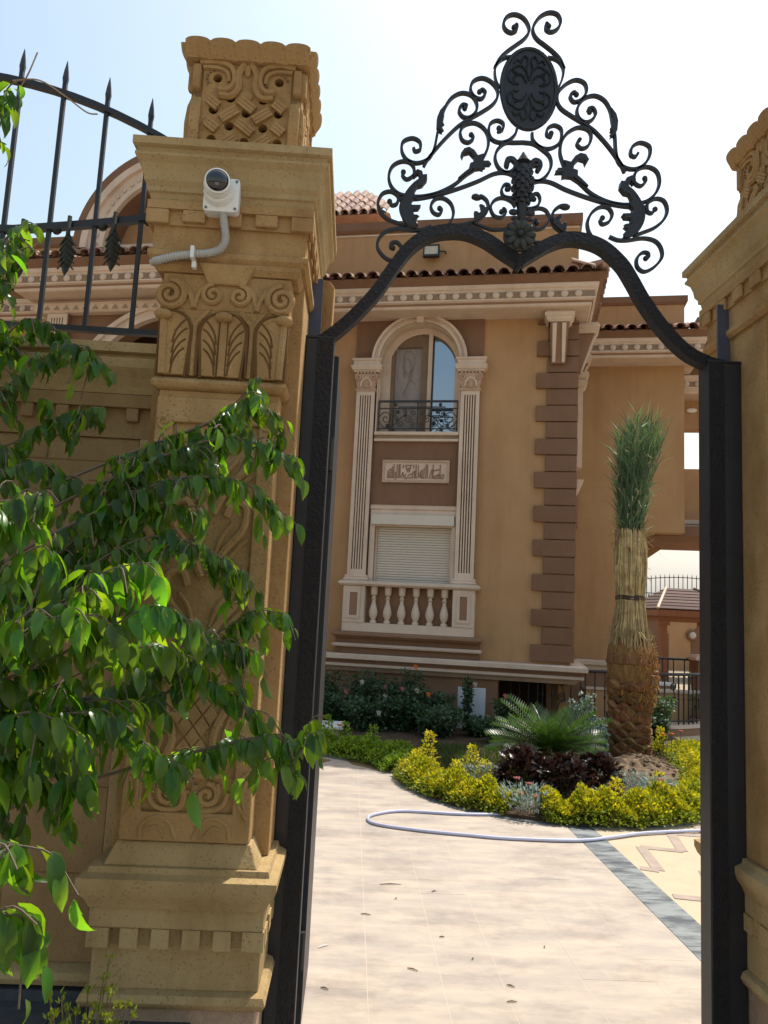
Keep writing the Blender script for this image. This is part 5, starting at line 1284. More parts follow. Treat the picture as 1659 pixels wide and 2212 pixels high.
# ================================================================== security camera and its conduit
sc_ = thing('security_camera', 'white turret security camera with black lens on the left gate pillar', 'camera', (-0.483, 2.355, 2.79))
mb = MB()
rr = 0.012; hw = 0.056
pts = []
for cx, cz, a0 in ((hw - rr, hw - rr, 0), (-hw + rr, hw - rr, 90), (-hw + rr, -hw + rr, 180), (hw - rr, -hw + rr, 270)):
    for k in range(5):
        a = R(a0 + k * 22.5); pts.append((cx + rr * math.cos(a), cz + rr * math.sin(a)))
part('junction_box', MB().prism(pts, -0.035, 0.02), M['white_plastic'], sc_, bev=0.004)
part('ring', MB().lathe([(0.047, 0), (0.047, 0.012), (0.042, 0.02)], (0, 0), 24), M['white_plastic'], sc_, True, loc=(-0.008, -0.036, 0.006), rot=(R(90), 0, 0))
bl = part('ball_housing', MB().ball((0, 0, 0), 0.044, 20, 14), M['white_plastic'], sc_, True, loc=(-0.008, -0.062, 0.016))
vdir = Vector((0.14, -1, -0.12)).normalized()
q_ = vdir.to_track_quat('Z', 'Y').to_euler()
part('lens_face', MB().lathe([(0.0335, 0.0285), (0.0335, 0.036), (0.028, 0.0435), (0.016, 0.0475), (0.0005, 0.0488)], (0, 0), 24), M['black_gloss'], bl, True, rot=q_)
part('lens_hood', MB().lathe([(0.0335, 0.027), (0.038, 0.022), (0.0395, 0.034), (0.0345, 0.037), (0.0335, 0.027)], (0, 0), 24, False), M['white_plastic'], bl, True, rot=q_)
part('lens', MB().lathe([(0.007, 0.044), (0.007, 0.0478), (0.0005, 0.0482)], (0, -0.014), 14), M['screw'], bl, True, rot=q_)  # small metal disc added as the glint on the black face
for sx in (-1, 1):
    for sz in (-1, 1):
        part('screw', MB().lathe([(0.0045, 0), (0.0045, 0.002), (0.001, 0.0025)], (0, 0), 10), M['screw'], sc_, True, loc=(sx * 0.046, -0.036, sz * 0.046), rot=(R(90), 0, 0))
cn = thing('conduit', 'grey corrugated cable conduit curving down from the security camera', 'conduit', (0, 0, 0))
cpth = spline([(-0.476, 2.335, 2.735), (-0.468, 2.335, 2.69), (-0.462, 2.337, 2.648), (-0.476, 2.34, 2.618), (-0.51, 2.342, 2.603), (-0.56, 2.345, 2.597), (-0.62, 2.35, 2.588), (-0.668, 2.36, 2.578), (-0.70, 2.40, 2.588), (-0.712, 2.48, 2.62), (-0.712, 2.58, 2.66)], 12)
part('corrugated_pipe', MB().tube(cpth, [0.0135 if i % 2 else 0.0108 for i in range(len(cpth))], 10), M['grey_plastic'], cn, True)
part('clip', MB().box(-0.568, -0.556, 2.326, 2.37, 2.578, 2.618), M['white_plastic'], cn, bev=0.002)
part('clip_foot', MB().box(-0.566, -0.552, 2.35, 2.372, 2.556, 2.5775), M['white_plastic'], cn, bev=0.002)

# ================================================================== plants
rnd = random.Random(5)
def rv(s=1.0): return Vector((rnd.uniform(-s, s), rnd.uniform(-s, s), rnd.uniform(-s, s)))

def leaf_geo(L, W, droop, fold=0.25, rows=5, tip=True):
    """leaf along +X, upper side +Z"""
    vs, fs = [], []
    for i in range(rows + 1):
        t = i / rows
        ww = W * (math.sin(PI * min(1, t ** 0.75 * 0.93 + 0.03)) ** 0.8) * (1 if t < 0.72 else max(0.0, (1 - t) / 0.28) ** 0.75) if 0 < t < 1 else (0.03 * W if t == 0 else 0)
        a = droop * t
        x = L * (math.sin(a) / droop if abs(droop) > 1e-3 else t)
        z = -L * ((1 - math.cos(a)) / droop if abs(droop) > 1e-3 else 0)
        nx, nz = math.sin(a), math.cos(a)
        f = fold * ww
        vs += [(x + nx * f, -ww, z + nz * f), (x, 0, z), (x + nx * f, ww, z + nz * f)]
    for i in range(rows):
        o = i * 3
        fs += [(o, o + 3, o + 4, o + 1), (o + 1, o + 4, o + 5, o + 2)]
    return vs, fs

def frame(a, ref):
    a = a.normalized()
    n = ref - a * ref.dot(a)
    n = n.normalized() if n.length > 1e-4 else a.orthogonal().normalized()
    b = n.cross(a)
    return Matrix(((a.x, b.x, n.x, 0), (a.y, b.y, n.y, 0), (a.z, b.z, n.z, 0), (0, 0, 0, 1)))

# ---------------------------------------------------------------- ficus
BR=[["f",[[-1.148,2.3,1.88],[-1.021,2.3,1.957],[-0.905,2.3,2.035],[-0.778,2.3,2.072]]],
["f",[[-1.164,2.3,2.02],[-1.016,2.3,2.173],[-0.9,2.3,2.26],[-0.812,2.3,2.214]]],
["f",[[-1.089,2.2,1.784],[-0.98,2.2,1.857],[-0.904,2.2,1.874],[-0.821,2.2,1.825]]],
["f",[[-1.203,2.35,2.147],[-1.132,2.35,2.27],[-1.056,2.35,2.35],[-0.952,2.35,2.312]]],
["f",[[-0.842,2.15,1.584],[-0.705,2.15,1.732],[-0.614,2.15,1.855],[-0.467,2.15,1.943],[-0.371,2.15,2.056],[-0.299,2.15,2.148]]],
["f",[[-0.509,2.12,1.914],[-0.397,2.12,1.953],[-0.281,2.12,1.947],[-0.175,2.12,1.9]]],
["f",[[-0.42,2.15,2.012],[-0.333,2.15,2.071],[-0.252,2.15,2.036],[-0.233,2.15,1.956]]],
["f",[[-0.559,2.1,1.81],[-0.424,2.1,1.843],[-0.296,2.1,1.825],[-0.214,2.1,1.739]]],
["f",[[-0.799,2.15,1.535],[-0.675,2.15,1.682],[-0.542,2.15,1.767],[-0.438,2.15,1.746]]],
["f",[[-0.723,2.1,1.574],[-0.559,2.1,1.67],[-0.421,2.1,1.652],[-0.304,2.1,1.589]]],
["f",[[-0.864,2.2,1.612],[-0.772,2.2,1.721],[-0.702,2.2,1.805],[-0.64,2.2,1.849]]],
["n",[[-0.792,1.65,1.499],[-0.739,1.65,1.628],[-0.708,1.65,1.699],[-0.656,1.65,1.712]]],
["n",[[-0.786,1.65,1.451],[-0.713,1.65,1.561],[-0.66,1.65,1.603],[-0.628,1.65,1.575]]],
["n",[[-0.782,1.6,1.621],[-0.742,1.6,1.68],[-0.706,1.6,1.692]]],
["n",[[-0.844,1.8,1.323],[-0.732,1.8,1.432],[-0.645,1.8,1.499],[-0.557,1.8,1.567],[-0.459,1.8,1.588]]],
["n",[[-0.805,1.75,1.279],[-0.663,1.75,1.355],[-0.539,1.75,1.432],[-0.443,1.75,1.488],[-0.374,1.75,1.46]]],
["n",[[-0.791,1.68,1.364],[-0.699,1.68,1.407],[-0.618,1.68,1.459],[-0.559,1.68,1.462]]],
["n",[[-0.843,1.85,1.205],[-0.714,1.85,1.273],[-0.594,1.85,1.341],[-0.492,1.85,1.389],[-0.417,1.85,1.392]]],
["n",[[-0.674,1.75,1.456],[-0.607,1.75,1.5],[-0.567,1.75,1.512]]],
["f",[[-0.622,2.15,1.245],[-0.47,2.15,1.351],[-0.35,2.15,1.431],[-0.266,2.15,1.486],[-0.183,2.15,1.483]]],
["f",[[-0.516,2.1,1.315],[-0.412,2.1,1.381],[-0.315,2.1,1.397],[-0.252,2.1,1.376]]],
["f",[[-0.637,2.1,1.179],[-0.487,2.1,1.256],[-0.393,2.1,1.297],[-0.305,2.1,1.264],[-0.227,2.1,1.196],[-0.175,2.1,1.145],[-0.067,2.1,1.179]]],
["f",[[-0.198,2.08,1.165],[-0.159,2.08,1.108],[-0.12,2.08,1.074]]],
["n",[[-0.814,1.8,1.153],[-0.709,1.8,1.217],[-0.599,1.8,1.242],[-0.505,1.8,1.226],[-0.428,1.8,1.169],[-0.383,1.8,1.13]]],
["n",[[-0.785,1.75,1.105],[-0.693,1.75,1.167],[-0.603,1.75,1.161],[-0.538,1.75,1.095]]],
["n",[[-0.805,1.8,1.074],[-0.717,1.8,1.097],[-0.654,1.8,1.08],[-0.587,1.8,1.013]]],
["n",[[-0.771,1.7,1.191],[-0.681,1.7,1.252],[-0.602,1.7,1.236],[-0.541,1.7,1.201]]],
["n",[[-0.687,1.85,1.211],[-0.566,1.85,1.269],[-0.489,1.85,1.241]]],
["n",[[-0.614,1.4,1.063],[-0.569,1.4,1.079],[-0.529,1.4,1.073]]],
["n",[[-0.622,1.45,0.932],[-0.568,1.45,0.945],[-0.524,1.45,0.939]]],
["f",[[-1.05,1.95,2.696],[-1.011,1.95,2.786],[-0.992,1.95,2.834]]],
["f",[[-1.179,2.3,2.397],[-1.13,2.3,2.58],[-1.079,2.3,2.629]]],
["f",[[-1.18,2.3,2.279],[-1.131,2.3,2.459],[-1.098,2.3,2.544]]]]
LEAVES = [leaf_geo(0.067, 0.0126, d, f, 6) for d, f in ((0.7, 0.25), (1.2, 0.3), (1.6, 0.2), (1.0, 0.4))]
LME = []
for vs, fs in LEAVES:
    me = MB().add(vs, fs).mesh('leaf', M['ficus'])
    me.polygons.foreach_set('use_smooth', [True] * len(me.polygons))
    LME.append(me)

def ficus(name, label, key, trunk_pts):
    t = thing(name, label, 'shrub', trunk_pts[0])
    base = Vector(trunk_pts[0])
    tr = part('trunk', MB().tube([Vector(p) - base for p in spline(trunk_pts, 5)], [0.03 - 0.018 * i / (5 * (len(trunk_pts) - 1)) for i in range(5 * (len(trunk_pts) - 1) + 1)], 8), M['bark'], t, True)
    tp = [Vector(p) for p in spline(trunk_pts, 6)]
    spots = []
    stems = MB()
    for k, pts in BR:
        if k != key: continue
        P = [Vector(p) for p in pts]
        near = min(tp, key=lambda q: (q - P[0] - Vector((0, 0, -0.65))).length)
        lead = spline([near, near.lerp(P[0], 0.5) + Vector((0, 0.02, 0.07)), P[0], P[1]], 5)[:-5]
        stems.tube([v - base for v in lead], [0.005] * len(lead), 5)
        sp = spline([lead[-4]] + P, 8)
        m_ = len(sp)
        stems.tube([v - base for v in sp], [0.004 * (1 - i / m_) + 0.0014 for i in range(m_)], 5)
        acc = 0
        for i in range(1, m_):
            seg = sp[i] - sp[i - 1]
            acc += seg.length
            d = seg.normalized()
            step = 0.0105
            while acc > step:
                acc -= step
                q = sp[i - 1].lerp(sp[i], rnd.random())
                side = Vector((rnd.uniform(-1, 1), rnd.uniform(-1, 0.8), rnd.uniform(-0.2, 0.5)))
                spots.append((q, d, side))
                if rnd.random() < 0.32:
                    # drooping side twig
                    tl = rnd.uniform(0.05, 0.12)
                    dd = (d * 0.6 + Vector((rnd.uniform(-1, 1), rnd.uniform(-0.8, 0.6), rnd.uniform(-0.9, 0.25)))).normalized()
                    e1 = q + dd * tl * 0.5 + Vector((0, 0, 0.012)); e2 = q + dd * tl + Vector((0, 0, -tl * 0.25))
                    tw = spline([q, e1, e2], 3)
                    stems.tube([v - base for v in tw], [0.002] * len(tw), 4)
                    for u in range(int(tl / 0.018)):
                        f_ = rnd.random()
                        qq = q.lerp(e1, f_ * 2) if f_ < 0.5 else e1.lerp(e2, f_ * 2 - 1)
                        spots.append((qq, dd, Vector((rnd.uniform(-1, 1), rnd.uniform(-1, 0.8), rnd.uniform(-0.2, 0.4)))))
        spots.append((sp[-1], d, d))
    part('branches', stems, M['bark'], t, True)
    camp = Vector((0, 0, CAM_Z))
    data = []
    for q, d, side in spots:
        s_ = side - d * side.dot(d)
        s_ = s_.normalized() if s_.length > 1e-3 else Vector((0, -1, 0))
        a = (s_ * 0.52 + d * 0.32 + Vector((0, 0, -0.82)) + rv(0.2)).normalized()
        ref = (Vector((0, 0, 1)) * 0.8 + s_ * 0.9 + rv(0.35))
        F_ = frame(a, ref)
        sc_l = rnd.choice((0.55, 0.75, 0.9, 1.0, 1.08, 1.2)) * (1.12 if key == 'n' else 0.95)
        pet = q + s_ * 0.010
        data.append((sc_l / (pet - camp).length, pet, F_, sc_l))
    # leaves outside the picture count last
    def vis(p):
        v = p - camp
        z = v.dot(fwd)
        return z > 0.2 and abs(v.dot(cr) / z) < 0.52 and abs(v.dot(cu) / z) < 0.69
    data.sort(key=lambda e: (-1 if vis(e[1]) else 1, -e[0]))
    rest = MB()
    for i, (_, p, F_, s_) in enumerate(data):
        k = rnd.randrange(4)
        if i < 300:
            o = put('leaf', LME[k], t)
            o.matrix_local = Matrix.Translation(p - base) @ F_ @ Matrix.Diagonal((s_, s_, s_, 1))
        else:
            mt = Matrix.Translation(p - base) @ F_
            rest.add([mt @ (Vector(v) * s_) for v in LEAVES[k][0]], LEAVES[k][1])
    if rest.v:
        part('foliage', rest, M['ficus_far'], t, True, kind='stuff')
    return t

ficus('ficus_shrub', 'glossy green weeping ficus nearest the camera with sunlit drooping leaves', 'n', [(-1.22, 1.9, -0.05), (-1.2, 1.88, 0.6), (-1.12, 1.84, 1.1), (-1.1, 1.8, 1.5), (-1.05, 1.8, 1.75)])
ficus('ficus_shrub', 'darker weeping ficus spreading over the carved left gate pillar', 'f', [(-1.5, 2.25, -0.05), (-1.48, 2.24, 0.6), (-1.42, 2.22, 1.3), (-1.4, 2.22, 1.9), (-1.42, 2.25, 2.4)])

# ---------------------------------------------------------------- generic small leaves
def leafy(m, pts_fn, n, L, W, up=0.5, out=0.8, fold=0.3):
    """n small kite leaves; pts_fn() -> (position, outward normal)"""
    for _ in range(n):
        p, nr = pts_fn()
        a = (nr * out + Vector((0, 0, up)) + rv(0.75)).normalized()
        F_ = frame(a, Vector((0, 0, 1)) * 0.8 + nr * 0.4 + rv(0.5))
        l, w_ = L * rnd.uniform(0.6, 1.25), W * rnd.uniform(0.7, 1.2)
        mt = Matrix.Translation(p) @ F_
        m.add([mt @ Vector(v) for v in ((0, 0, 0), (l * 0.45, -w_, fold * w_), (l * 0.5, 0, 0), (l * 0.45, w_, fold * w_), (l, 0, -l * 0.12))],
              [(0, 2, 1), (0, 3, 2), (1, 2, 4), (2, 3, 4)])
    return m

def hedge(name, label, pts, wdt, h, nleaf, m_low, m_top, tops=(), L=0.033, W=0.0105, grp=None):
    c = spline([(p[0], p[1], 0) for p in pts], 8)
    t = thing(name, label, 'hedge', (c[len(c) // 2].x, c[len(c) // 2].y, 0.03), group=grp)
    b = Vector(t.location)
    bumps = [rnd.uniform(0.88, 1.14) for _ in range(60)]
    def samp(top):
        i = rnd.randrange(len(c) - 1); f = rnd.random()
        q = c[i].lerp(c[i + 1], f)
        d = (c[i + 1] - c[i]).normalized(); s_ = Vector((d.y, -d.x, 0))
        hh = h * (0.72 + 0.28 * math.sin((i + f) * 1.15 + 1) * math.sin((i + f) * 0.43)) * bumps[int((i + f) * 1.5) % 60]
        if top:
            a = rnd.uniform(R(25), R(155))
        else:
            a = rnd.uniform(R(-5), R(185))
        rr = rnd.uniform(0.72, 1.0) if rnd.random() < 0.8 else rnd.uniform(0.3, 0.8)
        nr = s_ * math.cos(a) + Vector((0, 0, math.sin(a)))
        p = q + s_ * math.cos(a) * wdt * 0.5 * rr * (1.15 - 0.3 * max(0, math.sin(a))) + Vector((0, 0, max(0.02, hh * (0.18 + 0.82 * math.sin(a)) * rr)))
        return p - b, nr
    part('foliage', leafy(MB(), lambda: samp(False), int(nleaf * 0.5), L, W), M[m_low], t, kind='stuff')
    m = leafy(MB(), lambda: samp(True), int(nleaf * 0.5), L, W, 0.8)
    # upright young shoots
    for x, y, hh in tops:
        for _ in range(int(hh * 520)):
            z = rnd.uniform(0.3, 1) ** 1.2 * hh
            r_ = 0.12 * (1 - 0.8 * z / hh) * rnd.uniform(0.3, 1.25)
            a = rnd.uniform(0, 2 * PI)
            leafy(m, lambda: (Vector((x + r_ * math.cos(a), y + r_ * math.sin(a), z)) - b, Vector((math.cos(a), math.sin(a), 0.4))), 1, L * 1.1, W * 1.1, 0.6)
    part('young_shoots', m, M[m_top], t, kind='stuff')
    tw = MB()
    for i in range(0, len(c) - 1, 2):
        for _ in range(3):
            p = c[i] + Vector((rnd.uniform(-0.06, 0.06), rnd.uniform(-0.06, 0.06), 0)) - b
            tw.tube([p + Vector((0, 0, -0.06)), p + Vector((rnd.uniform(-0.06, 0.06), rnd.uniform(-0.06, 0.06), h * 0.7))], [0.006, 0.002], 4)
    part('stems', tw, M['twig'], t)
    return t

hedge('golden_hedge', 'bright yellow green hedge curving left of the marigolds', [(0.68, 7.42), (0.71, 7.05), (0.90, 6.62), (1.12, 6.36), (1.35, 6.21)], 0.38, 0.24, 15000, 'hedge_green', 'golden',
      [(0.80, 7.45, 0.40), (0.68, 7.3, 0.26), (1.16, 7.15, 0.34), (1.25, 7.0, 0.24), (1.0, 7.0, 0.22), (1.55, 7.25, 0.26)])
hedge('golden_hedge', 'bright yellow green hedge along the front edge of the planting bed', [(1.54, 6.10), (1.96, 6.04), (2.44, 6.14), (2.90, 6.44)], 0.40, 0.26, 19000, 'hedge_green', 'golden', [(2.2, 6.35, 0.26)])
hedge('golden_hedge', 'yellow green hedge right of the palm beside the patterned paving', [(2.95, 6.56), (3.30, 7.05), (3.62, 7.75), (3.82, 8.45), (4.05, 9.2)], 0.50, 0.26, 21000, 'hedge_green', 'golden', [(3.4, 7.6, 0.30), (3.6, 8.9, 0.34), (2.75, 6.85, 0.22)])
hedge('green_hedge', 'fresh green low hedge in the villa shade on the left', [(-0.85, 8.96), (-0.32, 8.52), (0.20, 8.19), (0.52, 7.88), (0.62, 7.55)], 0.46, 0.25, 16000, 'hedge_shade', 'hedge_shade', [(0.3, 8.35, 0.3), (0.0, 8.5, 0.3), (-0.2, 8.7, 0.34)])

# ---------------------------------------------------------------- rose bushes along the wall
def rose(x, y, h, wd, label, flowers=(), n=700, mt='rose', L=0.05, W=0.017):
    t = thing('rose_bush', label, 'bush', (x, y, 0.03), group='rose bushes along the villa wall')
    st = MB(); fo = MB()
    for k in range(9):
        a = rnd.uniform(0, 2 * PI); r_ = rnd.uniform(0.2, 1) * wd * 0.5
        hh = h * rnd.uniform(0.6, 1.0)
        p = spline([(0, 0, -0.06), (r_ * math.cos(a) * 0.5, r_ * math.sin(a) * 0.5, hh * 0.5), (r_ * math.cos(a), r_ * math.sin(a), hh)], 4)
        st.tube(p, [0.006] * (len(p) - 1) + [0.003], 4)
        def sp():
            f = rnd.uniform(0.15, 1.0)
            q = p[int(f * (len(p) - 1))]
            d = Vector((rnd.uniform(-1, 1), rnd.uniform(-1, 1), rnd.uniform(-0.3, 0.6)))
            return q + d * wd * 0.16, d.normalized()
        leafy(fo, sp, n // 5, L * 1.05, W * 1.1, 0.1, 0.8)
    part('stems', st, M['twig'], t)
    part('foliage', fo, M[mt], t, kind='stuff')
    for fx, fz, c_ in flowers:
        fm = MB()
        for k in range(11):
            a = k * 2.4; r_ = 0.006 + 0.0022 * k
            fm.ball((fx + r_ * math.cos(a), -wd * 0.35 + r_ * math.sin(a) * 0.6, fz + r_ * math.sin(a)), 0.011, 6, 4, (1, 0.7, 1))
        part('flower', fm, M['flower_' + c_], t, True)
    return t
def VW(s, off): 
    v = VL(s, off); return (v.x, v.y)
rose(*VW(0.30, -0.62), 0.78, 0.35, 'tall thin dark rose bush at the left end of the wall bed', (), 420)
rose(*VW(0.70, -0.55), 0.72, 0.6, 'broad dark rose bush with a small pale bloom below the balustrade', [(0.0, 0.55, 'white'), (-0.2, 0.42, 'pink')], 1000)
rose(*VW(1.15, -0.62), 0.62, 0.6, 'dark rose bush with two pink blooms in front of the villa plinth', [(0.1, 0.5, 'pink'), (-0.12, 0.40, 'white')], 1000)
rose(*VW(1.38, -0.5), 0.82, 0.35, 'rose bush topped by a single red orange bloom', [(0.02, 0.78, 'orange')], 480)
rose(*VW(1.50, -0.70), 0.55, 0.55, 'low dark rose bush with an orange and a white bloom', [(0.1, 0.46, 'orange'), (-0.05, 0.50, 'white'), (0.22, 0.25, 'white')], 900)
rose(*VW(1.72, -0.62), 0.5, 0.5, 'dense dark rose bush left of the white board', [], 900)
rose(*VW(2.3, -0.9), 0.22, 0.45, 'low dark rose bush below the white board', [], 800)
rose(*VW(2.10, -0.55), 0.80, 0.16, 'slender rose stem standing in front of the white board', [(0.1, 0.6, 'white')], 330)
rose(*VW(2.58, -0.70), 0.5, 0.36, 'dark rose bush between the white board and the cycad', [(0.0, 0.5, 'pink')], 700)
rose(*VW(0.95, -1.15), 0.42, 0.7, 'low dark rose bush behind the fresh green hedge', [(0.1, 0.25, 'white')], 1000)
rose(*VW(1.75, -1.2), 0.36, 0.7, 'low dark rose bush behind the yellow hedge shoots', [], 1000)
rose(*VW(2.55, -1.35), 0.30, 0.6, 'low dark rose bush behind the cycad', [], 800)
rose(*VW(0.48, -0.9), 0.5, 0.6, 'dark rose bush filling the gap behind the fresh green hedge at the left', [], 900)
rose(*VW(0.95, -0.5), 0.66, 0.6, 'tall dense rose bush below the middle of the balustrade', [(0.05, 0.5, 'pink')], 1000)
rose(*VW(1.30, -0.95), 0.46, 0.65, 'mid height rose bush behind the yellow shoots', [], 1000)
rose(*VW(1.85, -0.95), 0.34, 0.5, 'low rose bush just left of the white board', [(0.0, 0.3, 'white')], 800)
rose(2.80, 9.25, 0.72, 0.30, 'pale leaved upright rose bush left of the palm trunk', [], 420, 'silver', 0.05, 0.018)
rose(3.00, 9.05, 0.42, 0.30, 'silvery rose bush touching the left side of the palm', [], 380, 'silver', 0.05, 0.018)
rose(2.70, 8.5, 0.34, 0.42, 'low silvery rose bush between cycad and palm', [], 600, 'silver', 0.05, 0.018)
rose(3.72, 9.35, 0.66, 0.42, 'leafy green rose bush right of the palm trunk', [(0.1, 0.3, 'white')], 800, 'rose', 0.06, 0.022)
rose(5.55, 12.5, 0.5, 0.6, 'dark bush inside the curved railing', [], 500)

# ---------------------------------------------------------------- cycad
cy = thing('cycad', 'sago cycad with a low rosette of glossy arching fronds', 'cycad', (1.94, 7.42, 0.03))
part('caudex', MB().lathe([(0.07, -0.06), (0.10, 0.05), (0.10, 0.16), (0.06, 0.24), (0.01, 0.27)], (0, 0), 12), M['boot'], cy, True)
for k in range(46):
    a = k * 2.399 + rnd.uniform(-0.2, 0.2)
    el = R(62) - R(56) * (k / 46) + rnd.uniform(-0.08, 0.08)
    Lf = rnd.uniform(0.54, 0.68)
    d0 = Vector((math.cos(a) * math.cos(el), math.sin(a) * math.cos(el), math.sin(el)))
    pts = []
    p = Vector((0, 0, 0.22)); d = d0.copy()
    for i in range(9):
        pts.append(p.copy()); p = p + d * Lf / 8
        d = (d + Vector((0, 0, -0.085))).normalized()
    fr_ = MB().tube(pts, [0.006 - 0.0005 * i for i in range(9)], 4)
    sp = spline(pts, 3)
    for i in range(3, len(sp) - 1):
        t_ = i / len(sp)
        dd = (sp[i + 1] - sp[i]).normalized()
        sd_ = dd.cross(Vector((0, 0, 1))).normalized()
        un = sd_.cross(dd)
        ll = 0.13 * math.sin(PI * min(1, 0.15 + t_ * 0.85)) + 0.02
        for q in (-1, 1):
            tip = sp[i] + sd_ * q * ll * 0.82 + dd * ll * 0.55 + un * 0.045
            b0 = sp[i] - dd * 0.006; b1 = sp[i] + dd * 0.006
            mid = (sp[i] + tip) / 2 + dd * 0.004
            fr_.add([b0, mid - dd * 0.008, tip, mid + dd * 0.008, b1], [(0, 1, 3, 4), (1, 2, 3)])
    part('frond', fr_, M['cycad'], cy)
# ---------------------------------------------------------------- purple leaved shrubs
def purple(x, y, h, wd, label, n):
    t = thing('purple_shrub', label, 'shrub', (x, y, 0.03), group='dark purple shrubs under the cycad')
    def sp():
        a = rnd.uniform(0, 2 * PI); e = rnd.uniform(0, PI / 2); r_ = rnd.uniform(0.6, 1)
        nr = Vector((math.cos(a) * math.cos(e), math.sin(a) * math.cos(e), math.sin(e)))
        return Vector((nr.x * wd / 2 * r_, nr.y * wd / 2 * r_, 0.02 + nr.z * h * r_)), nr
    part('foliage', leafy(MB(), sp, n, 0.085, 0.028, 0.15, 0.9, 0.35), M['purple'], t, kind='stuff')
    m = MB()
    for k in range(8):
        a = rnd.uniform(0, 2 * PI)
        m.tube([(0, 0, -0.06), (wd * 0.3 * math.cos(a), wd * 0.3 * math.sin(a), h * 0.8)], [0.008, 0.003], 5)
    part('stems', m, M['bark'], t)
purple(1.58, 6.95, 0.30, 0.52, 'dark purple leaved shrub under the left of the cycad', 520)
purple(1.92, 6.82, 0.27, 0.5, 'dark purple leaved shrub in the middle in front of the cycad', 520)
purple(2.24, 6.95, 0.28, 0.5, 'glossy purple bronze shrub at the right of the cycad', 520)
# ---------------------------------------------------------------- small flowers
def clump(x, y, label, mt, flowers, n=260, h=0.14, wd=0.26):
    t = thing('flower_clump', label, 'flowers', (x, y, 0.03))
    def sp():
        a = rnd.uniform(0, 2 * PI); r_ = math.sqrt(rnd.random()) * wd / 2
        return Vector((r_ * math.cos(a), r_ * math.sin(a), rnd.uniform(0.02, h))), Vector((math.cos(a), math.sin(a), 0.6))
    part('foliage', leafy(MB(), sp, n, 0.055, 0.006, 0.5, 0.7), M[mt], t, kind='stuff')
    for fx, fy, fz, c_ in flowers:
        fm = MB()
        for k in range(12):
            a = k * 2.4; r_ = 0.004 + 0.002 * k
            fm.ball((fx + r_ * math.cos(a), fy + r_ * math.sin(a) - 0.006, fz + 0.004 * math.sin(k)), 0.010, 6, 4, (1, 1, 0.7))
        part('flower', fm, M['flower_' + c_], t, True)
        part('stalk', MB().tube([(fx, fy, 0), (fx, fy, fz)], 0.003, 4), M['twig'], t)
clump(1.43, 6.13, 'orange gazanias in silver foliage between two yellow hedges', 'silver', [(-0.06, -0.06, 0.15, 'orange'), (0.06, -0.05, 0.13, 'orange'), (0.04, 0.1, 0.19, 'pink'), (-0.05, 0.14, 0.22, 'pink')], 560, 0.17, 0.40)
clump(1.22, 7.0, 'silver leaved clump with white blooms beside the yellow hedge', 'silver', [(0.0, -0.05, 0.17, 'white'), (0.08, 0.05, 0.17, 'white'), (-0.09, 0.02, 0.15, 'white')], 380, 0.16, 0.34)
clump(2.66, 6.62, 'silver clump with a pale pink bloom behind the front hedge', 'silver', [(-0.02, -0.08, 0.2, 'pink'), (0.06, -0.1, 0.17, 'white')], 330, 0.18, 0.30)
clump(2.48, 6.85, 'bluish green feathery clump beside the purple shrub', 'silver', [], 420, 0.17, 0.36)
clump(3.55, 8.75, 'orange blooms among the right hand hedge', 'hedge_green', [(0.0, -0.05, 0.27, 'orange'), (0.12, 0.02, 0.27, 'orange'), (0.3, 0.2, 0.28, 'pink')], 120, 0.2, 0.3)
clump(-0.06, 8.45, 'single red bloom in the fresh green hedge', 'hedge_shade', [(0.0, -0.1, 0.27, 'orange')], 120, 0.2, 0.3)
# lawn patch behind the yellow hedge
lw = MB()
for _ in range(3200):
    x, y = rnd.uniform(0.85, 1.75), rnd.uniform(7.3, 9.0)
    a = rnd.uniform(0, PI); h = rnd.uniform(0.03, 0.07)
    lw.add([(x - 0.004 * math.cos(a), y - 0.004 * math.sin(a), 0.028), (x + 0.004 * math.cos(a), y + 0.004 * math.sin(a), 0.028), (x + rnd.uniform(-0.02, 0.02), y + rnd.uniform(-0.02, 0.02), 0.03 + h)], [(0, 1, 2)])
single('lawn', lw, M['lawn'], 'small patch of dark grass behind the yellow hedge', 'grass', kind='stuff')
# yellow green sprig at the foot of the left pillar
sg = thing('small_shrub', 'small yellow green feathery shrub at the foot of the left pillar', 'shrub', (-0.585, 2.02, 0.0))
m = MB(); f = MB()
for k in range(44):
    a = rnd.uniform(0, 2 * PI); r_ = rnd.uniform(0.02, 0.13); h = rnd.uniform(0.34, 0.60)
    p = spline([(0, 0, -0.05), (r_ * 0.4 * math.cos(a), r_ * 0.4 * math.sin(a), h * 0.5), (r_ * math.cos(a), r_ * math.sin(a), h)], 4)
    m.tube(p, 0.0018, 4)
    leafy(f, lambda: ((lambda q: (q, Vector((math.cos(a), math.sin(a), 0.8))))(p[rnd.randrange(3, len(p))] + rv(0.008))), 70, 0.017, 0.0034, 0.9, 0.5)
part('stems', m, M['twig'], sg)
part('foliage', f, M['hedge_green'], sg, kind='stuff')

